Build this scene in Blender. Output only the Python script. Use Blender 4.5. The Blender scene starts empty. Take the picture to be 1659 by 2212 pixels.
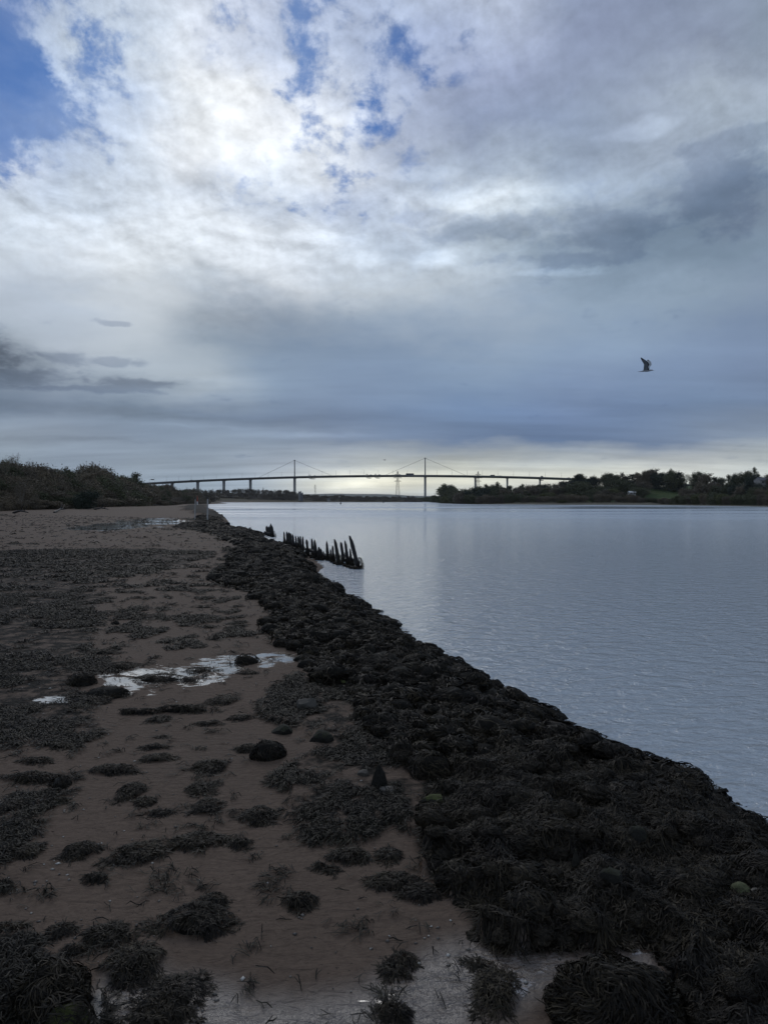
import bpy, bmesh, math, random
import numpy as np
random.seed(7); rng = np.random.default_rng(7)
C = bpy.context.scene.collection
R = math.radians
PI = math.pi

# ------------------------------------------------------------------ camera
CAM_H = 3.2
F = 1534.6            # focal length in layout units (layout frame 1659 x 2212)
CX, CY, HY = 829.5, 1106.0, 1080.8
PITCH = math.atan((CY - HY) / F)
cam_d = bpy.data.cameras.new('camera')
cam = bpy.data.objects.new('camera', cam_d); C.objects.link(cam)
cam.location = (0, 0, CAM_H)
cam.rotation_euler = (PI / 2 - PITCH, 0, 0)
cam_d.sensor_fit = 'VERTICAL'; cam_d.sensor_height = 34.6; cam_d.sensor_width = 25.95
cam_d.lens = 34.6 * F / 2212.0
cam_d.clip_start = 0.05; cam_d.clip_end = 40000
bpy.context.scene.camera = cam

# ------------------------------------------------------------------ view, sun
sc = bpy.context.scene
sc.view_settings.view_transform = 'Standard'; sc.view_settings.look = 'None'
sc.view_settings.exposure = 0.0; sc.view_settings.gamma = 1.0
SUN_AZ, SUN_EL = R(-14), R(33)       # measured from +Y towards +X
sun_d = bpy.data.lights.new('sun', 'SUN'); sun_d.energy = 0.5; sun_d.angle = R(22)
sun_d.color = (1.0, 0.96, 0.9)
sun = bpy.data.objects.new('sun', sun_d); C.objects.link(sun)
sun.rotation_euler = (PI / 2 - SUN_EL, 0, PI - SUN_AZ)

# ------------------------------------------------------------------ world: nishita sky with a procedural cloud deck
def s2l(c):
    c = c / 255.0
    return c / 12.92 if c <= 0.04045 else ((c + 0.055) / 1.055) ** 2.4
SKX = [0, 150, 300, 450, 600, 750, 900, 1050, 1200, 1350, 1500, 1659]
SKY = [
 (0,   [(140,158,198,.6),(175,190,215,.6),(205,215,230,.15),(200,210,228,.3),(185,196,220,.5),(178,192,220,.48),(178,192,215,.38),(192,202,220,.2),(150,163,188,0),(140,152,178,0),(135,148,172,0),(135,150,170,0)]),
 (90,  [(150,170,205,.72),(192,205,222,.46),(188,201,217,.15),(222,228,238,.1),(188,200,222,.45),(178,192,218,.5),(165,180,212,.52),(178,190,215,.2),(150,162,190,0),(138,150,178,0),(138,150,175,0),(140,153,172,0)]),
 (180, [(130,155,200,.97),(182,198,222,.64),(203,214,229,.2),(234,238,241,.05),(227,232,239,.22),(185,198,222,.66),(168,181,208,.42),(160,172,202,.12),(145,158,185,0),(145,158,180,0),(158,170,185,0),(165,178,195,0)]),
 (270, [(150,172,210,.92),(160,180,215,.95),(195,208,228,.45),(227,232,237,.08),(227,231,236,.22),(207,216,230,.45),(152,164,190,.22),(142,155,182,0),(140,155,180,0),(155,168,188,0),(165,178,195,0),(165,180,195,0)]),
 (360, [(198,208,226,.32),(190,204,226,.42),(212,221,232,.12),(227,231,236,.08),(212,221,232,.30),(214,220,229,.40),(152,165,186,.25),(172,186,204,.08),(150,165,186,0),(160,174,192,0),(145,160,180,0),(128,146,168,0)]),
 (450, [(202,213,228,.28),(192,206,224,.28),(203,214,228,.18),(200,210,224,.3),(186,198,216,.36),(170,183,207,.4),(196,207,220,.18),(205,214,222,.08),(182,195,208,0),(146,162,180,0),(118,137,158,0),(122,138,158,0)]),
 (540, [(198,210,223,.12),(216,223,231,0),(217,223,229,0),(217,223,229,0),(212,219,227,0),(182,193,206,.1),(160,174,192,0),(158,173,188,0),(130,147,166,0),(112,132,153,0),(116,135,155,0),(128,147,167,0)]),
 (630, [(196,206,219,0),(186,198,213,0),(201,209,217,0),(197,206,216,0),(197,204,213,0),(190,199,208,0),(192,201,209,0),(180,191,203,0),(152,169,187,0),(148,166,185,0),(140,158,176,0),(132,148,170,0)]),
 (720, [(165,178,192,0),(182,192,204,0),(186,196,206,0),(150,165,182,0),(133,151,174,0),(133,152,176,0),(137,156,180,0),(140,159,183,0),(142,162,186,0),(140,160,184,0),(131,150,176,0),(123,142,170,0)]),
 (810, [(120,134,149,0),(150,163,178,0),(172,184,196,0),(172,184,195,0),(138,157,179,0),(131,150,176,0),(131,151,178,0),(131,152,178,0),(131,151,180,0),(129,149,178,0),(123,143,173,0),(121,139,168,0)]),
 (890, [(118,135,157,0),(126,142,163,0),(126,143,163,0),(130,147,169,0),(122,140,166,0),(119,137,164,0),(115,137,168,0),(114,137,170,0),(113,134,168,0),(113,134,166,0),(114,135,164,0),(117,135,163,0)]),
 (955, [(150,162,175,0),(138,151,167,0),(131,146,165,0),(134,149,167,0),(138,153,171,0),(131,146,168,0),(107,126,155,0),(104,124,155,0),(102,123,155,0),(107,126,155,0),(121,137,161,0),(138,151,166,0)]),
 (1010,[(140,155,168,0),(138,152,168,0),(143,156,170,0),(145,158,172,0),(168,179,192,0),(174,182,189,0),(187,191,184,0),(179,184,182,0),(200,205,199,0),(208,211,204,0),(204,207,202,0),(197,203,200,0)]),
 (1042,[(142,158,173,0),(142,158,173,0),(146,161,176,0),(152,167,181,0),(182,193,202,0),(240,238,219,0),(229,227,208,0),(225,227,212,0),(229,229,217,0),(225,227,217,0),(214,219,211,0),(208,213,210,0)]),
 (1075,[(145,162,178,0),(145,162,178,0),(148,165,182,0),(155,170,184,0),(184,195,204,0),(206,206,197,0),(197,204,204,0),(202,206,202,0),(204,208,204,0),(204,208,204,0),(202,206,204,0),(199,204,204,0)]),
]
def sky_sample(px, py):
    ys = [r[0] for r in SKY]
    py = min(max(py, ys[0]), ys[-1]); px = min(max(px, 0), 1659)
    j = max(k for k in range(len(ys) - 1) if ys[k] <= py)
    fy = (py - ys[j]) / (ys[j + 1] - ys[j])
    i = max(k for k in range(len(SKX) - 1) if SKX[k] <= px)
    fx = (px - SKX[i]) / (SKX[i + 1] - SKX[i])
    o = []
    for c in range(4):
        a = SKY[j][1][i][c] * (1 - fx) + SKY[j][1][i + 1][c] * fx
        b = SKY[j + 1][1][i][c] * (1 - fx) + SKY[j + 1][1][i + 1][c] * fx
        o.append(a * (1 - fy) + b * fy)
    return o
SKY_STRENGTH = 0.1
AZR = R(34)
w = bpy.data.worlds.new('World'); sc.world = w; w.use_nodes = True
nt = w.node_tree; nt.nodes.clear()
def N(tree, typ, **kw):
    n = tree.nodes.new(typ)
    for k, v in kw.items(): setattr(n, k, v)
    return n
def setin(tree, sock, v):
    if isinstance(v, bpy.types.NodeSocket): tree.links.new(v, sock)
    else: sock.default_value = v
def M(tree, op, a, b=0.0, c=None, clamp=False):
    n = N(tree, 'ShaderNodeMath', operation=op, use_clamp=clamp)
    setin(tree, n.inputs[0], a); setin(tree, n.inputs[1], b)
    if c is not None: setin(tree, n.inputs[2], c)
    return n.outputs[0]
def V(tree, op, a, b=(0, 0, 0)):
    n = N(tree, 'ShaderNodeVectorMath', operation=op)
    setin(tree, n.inputs[0], a)
    if op == 'SCALE': setin(tree, n.inputs['Scale'], b)
    else: setin(tree, n.inputs[1], b)
    return n.outputs[0]
def MIX(tree, f, a, b, typ='RGBA', blend='MIX'):
    n = N(tree, 'ShaderNodeMix', data_type=typ)
    if typ == 'RGBA':
        n.blend_type = blend; ia, ib, out = 6, 7, 2
    else: ia, ib, out = 2, 3, 0
    setin(tree, n.inputs[0], f); setin(tree, n.inputs[ia], a); setin(tree, n.inputs[ib], b)
    return n.outputs[out]
def MR(tree, v, a, b, c=0.0, d=1.0, smooth=False):
    n = N(tree, 'ShaderNodeMapRange'); n.clamp = True
    if smooth: n.interpolation_type = 'SMOOTHSTEP'
    setin(tree, n.inputs[0], v)
    for i, q in enumerate((a, b, c, d)): setin(tree, n.inputs[1 + i], q)
    return n.outputs[0]
def NOISE(tree, vec, scale, detail=4.0, rough=0.5, dist=0.0, dim='3D'):
    n = N(tree, 'ShaderNodeTexNoise', noise_dimensions=dim)
    setin(tree, n.inputs['Vector'], vec); setin(tree, n.inputs['Scale'], scale)
    n.inputs['Detail'].default_value = detail; n.inputs['Roughness'].default_value = rough
    n.inputs['Distortion'].default_value = dist
    return n
tc = N(nt, 'ShaderNodeTexCoord')
dirv = V(nt, 'NORMALIZE', tc.outputs['Generated'])
sx = N(nt, 'ShaderNodeSeparateXYZ'); nt.links.new(dirv, sx.inputs[0])
X_, Y_, Z_ = sx.outputs
zc = M(nt, 'MAXIMUM', Z_, 0.0)
den = M(nt, 'ADD', zc, 0.11)
cmb = N(nt, 'ShaderNodeCombineXYZ')
nt.links.new(M(nt, 'DIVIDE', X_, den), cmb.inputs[0]); nt.links.new(M(nt, 'DIVIDE', Y_, den), cmb.inputs[1])
plane = cmb.outputs[0]
az = M(nt, 'ARCTAN2', X_, Y_)
hyp = M(nt, 'SQRT', M(nt, 'ADD', M(nt, 'MULTIPLY', X_, X_), M(nt, 'MULTIPLY', Y_, Y_)))
tel = M(nt, 'DIVIDE', zc, M(nt, 'MAXIMUM', hyp, 0.02))
cq = N(nt, 'ShaderNodeCombineXYZ'); nt.links.new(az, cq.inputs[0])
nt.links.new(M(nt, 'MULTIPLY', M(nt, 'LOGARITHM', M(nt, 'ADD', tel, 0.14), math.e), 0.72), cq.inputs[1])
qv = cq.outputs[0]
# domain warp
wn = NOISE(nt, qv, 5.0, 6.0, 0.6)
wv = V(nt, 'SUBTRACT', wn.outputs['Color'], (0.5, 0.5, 0.5))
ws = N(nt, 'ShaderNodeSeparateXYZ'); nt.links.new(wv, ws.inputs[0])
wamp = MR(nt, tel, 0.0, 0.3, 0.02, 1.0)
azw = M(nt, 'ADD', az, M(nt, 'MULTIPLY', M(nt, 'MULTIPLY', ws.outputs[0], 0.22), MR(nt, tel, 0.0, 0.25, 0.35, 1.0)))
telw = M(nt, 'ADD', tel, M(nt, 'MULTIPLY', M(nt, 'MULTIPLY', ws.outputs[1], 0.20), wamp))
fac = M(nt, 'ADD', M(nt, 'DIVIDE', azw, 2 * AZR), 0.5, clamp=True)
NST = 15
rows_t = [0.0, 0.01, 0.024, 0.045, 0.08, 0.12, 0.165, 0.21, 0.26, 0.31, 0.36, 0.41, 0.46, 0.52, 0.58, 0.64, 0.72]
col_prev = alp_prev = None
for ri, t in enumerate(rows_t):
    cr = N(nt, 'ShaderNodeValToRGB'); e = cr.color_ramp; e.interpolation = 'CARDINAL'
    pos = [k / (NST - 1) for k in range(NST)]
    while len(e.elements) < NST: e.elements.new(0.5)
    for k, p in enumerate(pos): e.elements[k].position = p
    for k, p in enumerate(pos):
        a = (p - 0.5) * 2 * AZR
        px = CX + math.tan(a) * F; py = HY - t / math.cos(a) * F
        s = sky_sample(px, py)
        e.elements[k].color = (s2l(s[0]), s2l(s[1]), s2l(s[2]), s[3])
    nt.links.new(fac, cr.inputs[0])
    if ri == 0: col_prev, alp_prev = cr.outputs[0], cr.outputs[1]
    else:
        f = MR(nt, telw, rows_t[ri - 1], t)
        col_prev = MIX(nt, f, col_prev, cr.outputs[0]); alp_prev = MIX(nt, f, alp_prev, cr.outputs[1], 'FLOAT')
# billow detail
n1 = NOISE(nt, qv, 9.0, 10.0, 0.6, 0.35)
n1b_ = NOISE(nt, V(nt, 'ADD', qv, (-0.008, -0.016, 0.0)), 9.0, 6.0, 0.6, 0.35)
gn = NOISE(nt, qv, 11.0, 13.0, 0.60, 0.12)
gnb = NOISE(nt, V(nt, 'ADD', qv, (-0.005, -0.012, 0.0)), 11.0, 13.0, 0.60, 0.12)
n2 = NOISE(nt, qv, 30.0, 8.0, 0.62, 0.3)
strk = N(nt, 'ShaderNodeMapping'); nt.links.new(plane, strk.inputs[0]); strk.inputs['Scale'].default_value = (0.35, 1.0, 1.0)
n3 = NOISE(nt, strk.outputs[0], 1.9, 5.0, 0.55, 0.3)
amp = MR(nt, tel, 0.22, 0.38, 0.0, 1.0, True)
bw = N(nt, 'ShaderNodeRGBToBW'); nt.links.new(col_prev, bw.inputs[0])
side = MR(nt, bw.outputs[0], 0.28, 0.55, 0.35, 1.0)
d1 = M(nt, 'MULTIPLY', M(nt, 'SUBTRACT', n1.outputs[0], 0.5), M(nt, 'MULTIPLY', M(nt, 'MULTIPLY', amp, side), 0.5))
relief = M(nt, 'MULTIPLY', M(nt, 'SUBTRACT', gnb.outputs[0], gn.outputs[0]), M(nt, 'MULTIPLY', M(nt, 'MULTIPLY', amp, side), 1.5))
fine_ = M(nt, 'MULTIPLY', M(nt, 'SUBTRACT', n2.outputs[0], 0.5), M(nt, 'MULTIPLY', M(nt, 'MULTIPLY', amp, side), 0.35))
d3 = M(nt, 'MULTIPLY', M(nt, 'SUBTRACT', n3.outputs[0], 0.5), M(nt, 'MULTIPLY', MR(nt, tel, 0.0, 0.25, 1.0, 0.25), MR(nt, tel, 0.0, 0.03, 0.6, 1.0)))
mult = M(nt, 'ADD', M(nt, 'ADD', M(nt, 'ADD', 1.0, d1), d3), M(nt, 'ADD', relief, fine_))
cloud = V(nt, 'SCALE', col_prev, mult)
# dark scraps of low cloud, placed by direction
def lobe(px, py, wx, wy):
    a0 = math.atan((px - CX) / F); t0 = (HY - py) / F * math.cos(a0)
    sa = wx / F; st = wy / F
    wa = M(nt, 'ADD', az, M(nt, 'MULTIPLY', ws.outputs[0], 0.10)); wt = M(nt, 'ADD', tel, M(nt, 'MULTIPLY', ws.outputs[1], 0.05))
    u = M(nt, 'DIVIDE', M(nt, 'SUBTRACT', wa, a0), sa); v = M(nt, 'DIVIDE', M(nt, 'SUBTRACT', wt, t0), st)
    r2 = M(nt, 'ADD', M(nt, 'MULTIPLY', u, u), M(nt, 'MULTIPLY', v, v))
    return M(nt, 'EXPONENT', M(nt, 'MULTIPLY', r2, -1.0))
acc = None
for (px, py, wx, wy, s) in [(0,760,70,38,.30),(60,800,90,28,.16),
                            (300,832,120,12,.18),(150,885,330,14,.16),(420,905,230,8,.12),(120,960,260,6,.12),(600,690,150,45,.12),
                            (460,690,110,55,.14),(1000,1000,90,10,.1)]:
    q = M(nt, 'MULTIPLY', lobe(px, py, wx, wy), s)
    acc = q if acc is None else M(nt, 'ADD', acc, q)
dens = M(nt, 'MULTIPLY', acc, M(nt, 'ADD', M(nt, 'MULTIPLY', n2.outputs[0], 1.4), 0.3))
acc = None
for (px, py, wx, wy) in [(-20,765,110,42),(40,815,130,26),(140,772,60,17),(235,778,62,15),(248,695,44,9),(310,836,80,13),(180,845,220,9),(1080,500,190,38),(1330,500,190,70),(1560,430,160,90),(930,470,80,22),(1250,560,170,30),(1600,300,120,24)]:
    q = lobe(px, py, wx, wy); acc = q if acc is None else M(nt, 'MAXIMUM', acc, q)
scr = MR(nt, M(nt, 'ADD', acc, M(nt, 'MULTIPLY', M(nt, 'SUBTRACT', M(nt, 'ADD', M(nt, 'MULTIPLY', n1.outputs[0], .6), M(nt, 'MULTIPLY', n2.outputs[0], .4)), 0.5), 3.6)), .28, .85, 0, 1, True)
dens = M(nt, 'ADD', dens, M(nt, 'MULTIPLY', scr, 0.25))
cloud = V(nt, 'SCALE', cloud, M(nt, 'SUBTRACT', 1.0, dens))
acc = None
for (px, py, wx, wy, s) in [(785,1046,62,17,.5),(1250,1012,420,12,.10),(420,530,420,70,.14),(480,250,230,190,.06),(680,300,90,110,.08),(1100,420,320,34,.30),(880,560,260,40,.22),(1160,580,120,18,.2),(1100,1030,420,10,.12),(980,478,130,16,.16),(1290,470,110,14,.12),(450,925,180,4,.12),(690,940,110,6,.15)]:
    q = M(nt, 'MULTIPLY', lobe(px, py, wx, wy), s)
    acc = q if acc is None else M(nt, 'ADD', acc, q)
cloud = V(nt, 'SCALE', cloud, M(nt, 'ADD', 1.0, M(nt, 'MULTIPLY', acc, M(nt, 'ADD', M(nt, 'MULTIPLY', n2.outputs[0], 1.2), 0.4))))
acc = None
for (px, py, wx, wy) in [(1150,425,260,46),(900,375,160,26),(960,560,250,30),(1370,285,140,24),(640,520,200,22),(760,260,60,90),(560,330,160,120),(1130,600,160,14)]:
    q = lobe(px, py, wx, wy); acc = q if acc is None else M(nt, 'MAXIMUM', acc, q)
wsp = MR(nt, M(nt, 'ADD', acc, M(nt, 'MULTIPLY', M(nt, 'SUBTRACT', gn.outputs[0], 0.5), 3.2)), .55, 1.15, 0, 1, True)
cloud = V(nt, 'SCALE', cloud, M(nt, 'ADD', 1.0, M(nt, 'MULTIPLY', wsp, 0.28)))
cloud = V(nt, 'MULTIPLY', cloud, MIX(nt, scr, (1, 1, 1, 1), (0.97, 1.0, 1.07, 1)))
cloudS = V(nt, 'SCALE', cloud, 1.0 / SKY_STRENGTH)
# blue gaps: clear nishita sky
nish = N(nt, 'ShaderNodeTexSky', sky_type='NISHITA'); nish.sun_disc = False
nish.sun_elevation = SUN_EL; nish.sun_rotation = SUN_AZ
nish.air_density = 1.0; nish.dust_density = 0.3; nish.ozone_density = 2.5
blue = V(nt, 'MULTIPLY', nish.outputs[0], (0.20, 0.35, 0.61))
nf = M(nt, 'ADD', M(nt, 'MULTIPLY', n1.outputs[0], 0.7), M(nt, 'MULTIPLY', n2.outputs[0], 0.3))
gap = MR(nt, M(nt, 'ADD', alp_prev, M(nt, 'MULTIPLY', M(nt, 'SUBTRACT', gn.outputs[0], 0.5), 2.4)), 0.32, 0.72, 0.0, 1.0, True)
gap = M(nt, 'MULTIPLY', gap, MR(nt, alp_prev, 0.10, 0.30))
veil = M(nt, 'SUBTRACT', 1.0, M(nt, 'MULTIPLY', MR(nt, NOISE(nt, qv, 6.0, 9.0, 0.60, 0.5).outputs[0], .42, .75), 0.5))
full = MIX(nt, M(nt, 'MULTIPLY', gap, veil), cloudS, blue)
# round the rest of the horizon and overhead the deck is an even grey
awaf = MR(nt, M(nt, 'ABSOLUTE', az), R(36), R(75), 0.0, 1.0, True)
awaf = M(nt, 'MAXIMUM', awaf, MR(nt, tel, 0.85, 1.6, 0.0, 1.0, True))
rc = N(nt, 'ShaderNodeRGB'); rc.outputs[0].default_value = (s2l(150), s2l(165), s2l(188), 1)
rest = V(nt, 'SCALE', rc.outputs[0], M(nt, 'MULTIPLY', M(nt, 'ADD', 0.6, M(nt, 'MULTIPLY', n1.outputs[0], 0.8)), 1.0 / SKY_STRENGTH))
full = MIX(nt, awaf, full, rest)
bg = N(nt, 'ShaderNodeBackground'); nt.links.new(full, bg.inputs[0]); bg.inputs[1].default_value = SKY_STRENGTH
wo = N(nt, 'ShaderNodeOutputWorld'); nt.links.new(bg.outputs[0], wo.inputs[0])
for n in list(nt.nodes):      # drop unused helpers
    if n.type != 'OUTPUT_WORLD' and not any(o.is_linked for o in n.outputs): nt.nodes.remove(n)
w.cycles.sampling_method = 'MANUAL'; w.cycles.sample_map_resolution = 512

# ------------------------------------------------------------------ helpers
def P(px, py, z=0.0):
    u = (px - CX) / F; v = (CY - py) / F
    cp, sp = math.cos(PITCH), math.sin(PITCH)
    d = (u, cp + v * sp, -sp + v * cp)
    t = (z - CAM_H) / d[2]
    return (d[0] * t, d[1] * t)
def at(px, py, Y):                      # the point seen at a layout position, Y metres ahead
    u = (px - CX) / F; v = (CY - py) / F
    cp, sp = math.cos(PITCH), math.sin(PITCH)
    d = (u, cp + v * sp, -sp + v * cp); t = Y / d[1]
    return (d[0] * t, Y, CAM_H + d[2] * t)
def proj(X, Y, Z):
    cp, sp = math.cos(PITCH), math.sin(PITCH)
    dz = Z - CAM_H
    f = Y * cp - dz * sp; u = Y * sp + dz * cp
    f = np.maximum(f, 0.05)
    return CX + F * X / f, CY - F * u / f
def smooth(a, b, x):
    t = np.clip((x - a) / (b - a), 0, 1); return t * t * (3 - 2 * t)
def vnoise(x, y, seed=0):
    x = np.asarray(x, float); y = np.asarray(y, float)
    xi = np.floor(x).astype(np.int64); yi = np.floor(y).astype(np.int64)
    xf = x - xi; yf = y - yi
    def h(a, b):
        n = (a * 374761393 + b * 668265263 + seed * 974634777) & 0x7fffffff
        n = ((n ^ (n >> 13)) * 1274126177) & 0x7fffffff
        return ((n ^ (n >> 16)) & 0xffff) / 65535.0
    u = xf * xf * (3 - 2 * xf); v = yf * yf * (3 - 2 * yf)
    return (h(xi, yi) * (1 - u) + h(xi + 1, yi) * u) * (1 - v) + (h(xi, yi + 1) * (1 - u) + h(xi + 1, yi + 1) * u) * v
def fbm(x, y, seed=0, o=3):
    s = 0; a = 0.5; tot = 0
    for k in range(o):
        s = s + a * vnoise(x * 2 ** k, y * 2 ** k, seed + k * 17); tot += a; a *= 0.5
    return s / tot
def inpoly(px, py, poly):
    ins = np.zeros(px.shape, bool); n = len(poly)
    for i in range(n):
        x1, y1 = poly[i]; x2, y2 = poly[(i + 1) % n]
        if y1 == y2: continue
        c = ((y1 > py) != (y2 > py)) & (px < (x2 - x1) * (py - y1) / (y2 - y1) + x1)
        ins ^= c
    return ins
def new_mesh(name, verts, faces=None, quads=None):
    me = bpy.data.meshes.new(name)
    if quads is not None:
        v = np.asarray(verts, np.float32).reshape(-1, 3); q = np.asarray(quads, np.int32)
        k = q.shape[1]
        me.vertices.add(len(v)); me.vertices.foreach_set('co', v.ravel())
        me.loops.add(q.size); me.loops.foreach_set('vertex_index', q.ravel())
        me.polygons.add(len(q))
        me.polygons.foreach_set('loop_start', np.arange(0, q.size, k, dtype=np.int32))
        me.polygons.foreach_set('loop_total', np.full(len(q), k, np.int32))
        me.update(calc_edges=True); me.validate()
    else:
        me.from_pydata([tuple(map(float, v)) for v in verts], [], faces); me.update()
    return me
def link(name, me, mat=None, parent=None, loc=(0, 0, 0), rot=(0, 0, 0), scale=(1, 1, 1), sm=False):
    o = bpy.data.objects.new(name, me); C.objects.link(o)
    if mat is not None and me is not None:
        for m in (mat if isinstance(mat, (list, tuple)) else [mat]):
            if len(me.materials) < (len(mat) if isinstance(mat, (list, tuple)) else 1): me.materials.append(m)
    if sm and me is not None: me.polygons.foreach_set('use_smooth', [True] * len(me.polygons))
    o.location = loc; o.rotation_euler = rot; o.scale = scale
    if parent is not None: o.parent = parent
    return o
def empty(name, loc=(0, 0, 0), rot=(0, 0, 0), scale=(1, 1, 1)):
    return link(name, None, None, None, loc, rot, scale)
def tag(o, label=None, cat=None, group=None, kind=None):
    if label: o['label'] = label
    if cat: o['category'] = cat
    if group: o['group'] = group
    if kind: o['kind'] = kind
    return o
def copy_tree(o, parent=None):
    c = o.copy(); C.objects.link(c); c.parent = parent
    for ch in KIDS.get(o.name, []): copy_tree(ch, c)
    return c
KIDS = {}
class MB:
    def __init__(s): s.v = []; s.f = []; s.m = []
    def add(s, v, f, m=0):
        b = len(s.v); s.v += [tuple(map(float, p)) for p in v]; s.f += [tuple(i + b for i in q) for q in f]; s.m += [m] * len(f)
    def box(s, c, d, m=0, rz=0):
        x, y, z = d[0] / 2, d[1] / 2, d[2] / 2; cr, sr = math.cos(rz), math.sin(rz)
        v = []
        for a in (-1, 1):
            for b in (-1, 1):
                for e in (-1, 1):
                    X, Y = a * x, b * y
                    v.append((c[0] + X * cr - Y * sr, c[1] + X * sr + Y * cr, c[2] + e * z))
        s.add(v, [(0, 1, 3, 2), (4, 6, 7, 5), (0, 4, 5, 1), (2, 3, 7, 6), (0, 2, 6, 4), (1, 5, 7, 3)], m)
    def tube(s, pts, rad, n=6, m=0, cap=True):
        pts = [np.array(p, float) for p in pts]
        if not hasattr(rad, '__len__'): rad = [rad] * len(pts)
        v = []; prev = None
        for i, p in enumerate(pts):
            d = pts[min(i + 1, len(pts) - 1)] - pts[max(i - 1, 0)]
            L = np.linalg.norm(d); d = d / L if L > 1e-9 else np.array([0, 0, 1.])
            if prev is None:
                r = np.array([1., 0, 0]) if abs(d[0]) < 0.9 else np.array([0, 1., 0])
            else: r = prev
            a = r - d * np.dot(r, d); a /= np.linalg.norm(a); prev = a
            b = np.cross(d, a)
            for k in range(n):
                t = 2 * PI * k / n
                v.append(p + (a * math.cos(t) + b * math.sin(t)) * rad[i])
        f = []
        for i in range(len(pts) - 1):
            for k in range(n):
                f.append((i * n + k, i * n + (k + 1) % n, (i + 1) * n + (k + 1) % n, (i + 1) * n + k))
        if cap: f.append(tuple(range(n))[::-1]); f.append(tuple((len(pts) - 1) * n + k for k in range(n)))
        s.add(v, f, m)
    def mesh(s, name):
        me = new_mesh(name, s.v, s.f)
        if any(s.m): me.polygons.foreach_set('material_index', s.m)
        return me
    def build(s, name, mat, parent=None, **kw):
        me = s.mesh(name)
        return link(name, me, mat, parent, **kw)

def mat(name, col, rough=0.7, var=0.25, scale=6.0, bump=0.0, bscale=30.0, spec=0.5, col2=None, metallic=0.0, rnd=0.0):
    m = bpy.data.materials.new(name); m.use_nodes = True; t = m.node_tree
    b = t.nodes['Principled BSDF']; c = N(t, 'ShaderNodeTexCoord')
    n = NOISE(t, c.outputs['Object'], scale, 5.0, 0.6)
    lo = tuple(x * (1 - var) for x in col) + (1,); hi = tuple(x * (1 + var) for x in (col2 or col)) + (1,)
    out = MIX(t, MR(t, n.outputs[0], 0.3, 0.7), lo, hi)
    if rnd:
        oi = N(t, 'ShaderNodeObjectInfo')
        out = V(t, 'SCALE', out, M(t, 'ADD', 1 - rnd, M(t, 'MULTIPLY', oi.outputs['Random'], 2 * rnd)))
    t.links.new(out, b.inputs['Base Color'])
    b.inputs['Roughness'].default_value = rough; b.inputs['Specular IOR Level'].default_value = spec
    b.inputs['Metallic'].default_value = metallic
    if bump:
        n2_ = NOISE(t, c.outputs['Object'], bscale, 4.0, 0.6)
        bp = N(t, 'ShaderNodeBump'); bp.inputs['Strength'].default_value = bump; bp.inputs['Distance'].default_value = 0.02
        t.links.new(n2_.outputs[0], bp.inputs['Height']); t.links.new(bp.outputs[0], b.inputs['Normal'])
    return m

# ------------------------------------------------------------------ shorelines (world metres, from the photograph)
left_px = [(1659,1790),(1631,1775),(1579,1738),(1537,1712),(1498,1686),(1463,1672),(1411,1652),(1362,1640),(1323,1620),(1288,1610),
 (1267,1587),(1180,1548),(1140,1515),(1100,1494),(1060,1482),(1024,1466),(1008,1438),(964,1424),(940,1418),(920,1402),(876,1378),(840,1344),
 (804,1321),(760,1295),(716,1268),(681,1242),(702,1226),(671,1202),(640,1192),(616,1184),(593,1179),(562,1162),(571,1156),(527,1149.5),(506,1145.5),(481,1141),(502,1137.4),
 (478,1133.4),(438,1131),(493,1128),(482,1118),(471,1112),(464,1104),(451,1100),(443,1098.8),(451,1095.6),(446,1092),(436,1089.8)]
LS = [P(x, y) for x, y in left_px]
LS = [(5.6, -12.0), (5.2, 0.0), (4.6, 3.5)] + LS + [(-155, 700), (-230, 1000), (-300, 1190), (-100, 1215), (25, 1228), (45, 1300), (60, 1500), (0, 2200), (0, 12000)]
right_px = [(2600,1130),(2000,1104),(1659,1095),(1560,1093.2),(1400,1091),(1200,1090.2),(1023,1089.6),(960,1087.4),(925,1084.4)]
RS = [P(x, y) for x, y in right_px]
RS = [(120, -12.0), (125, 60)] + RS[:] + [(95, 1500), (60, 2200), (40, 12000)]
LS = sorted(LS, key=lambda p: p[1]); RS = sorted(RS, key=lambda p: p[1])
wood_px = [(-300,1130),(-100,1118),(0,1111),(100,1107),(200,1101.5),(300,1096),(350,1092.5),(400,1089.5)]
WD = [P(x, y, .5) for x, y in wood_px]
WD = [(-75, -12), (-75, 40)] + WD + [(-135, 480), (-180, 700), (-250, 1000), (-330, 1200), (-100, 1240), (40, 1250), (30, 12000)]
WD = sorted(WD, key=lambda p: p[1])
def shoreX(S, Y): return np.interp(Y, [p[1] for p in S], [p[0] for p in S])
def dens_poly(S):
    out = []
    for a, b in zip(S[:-1], S[1:]):
        n = max(2, min(40, int(math.dist(a, b) / max(0.25, 0.02 * abs(a[1])))))
        for k in range(n): out.append((a[0] + (b[0] - a[0]) * k / n, a[1] + (b[1] - a[1]) * k / n))
    return np.array(out)
def sdist(S, X, Y, sgn):
    """signed distance, positive on land; sgn=+1: land lies at smaller X"""
    D = dens_poly(S); x = X.ravel(); y = Y.ravel(); out = np.empty(x.shape)
    for i in range(0, len(x), 20000):
        a = x[i:i + 20000, None] - D[None, :, 0]; b = y[i:i + 20000, None] - D[None, :, 1]
        out[i:i + 20000] = np.sqrt((a * a + b * b).min(1))
    inside = (x < shoreX(S, y)) if sgn > 0 else (x > shoreX(S, y))
    return np.where(inside, out, -out).reshape(X.shape)

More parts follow.
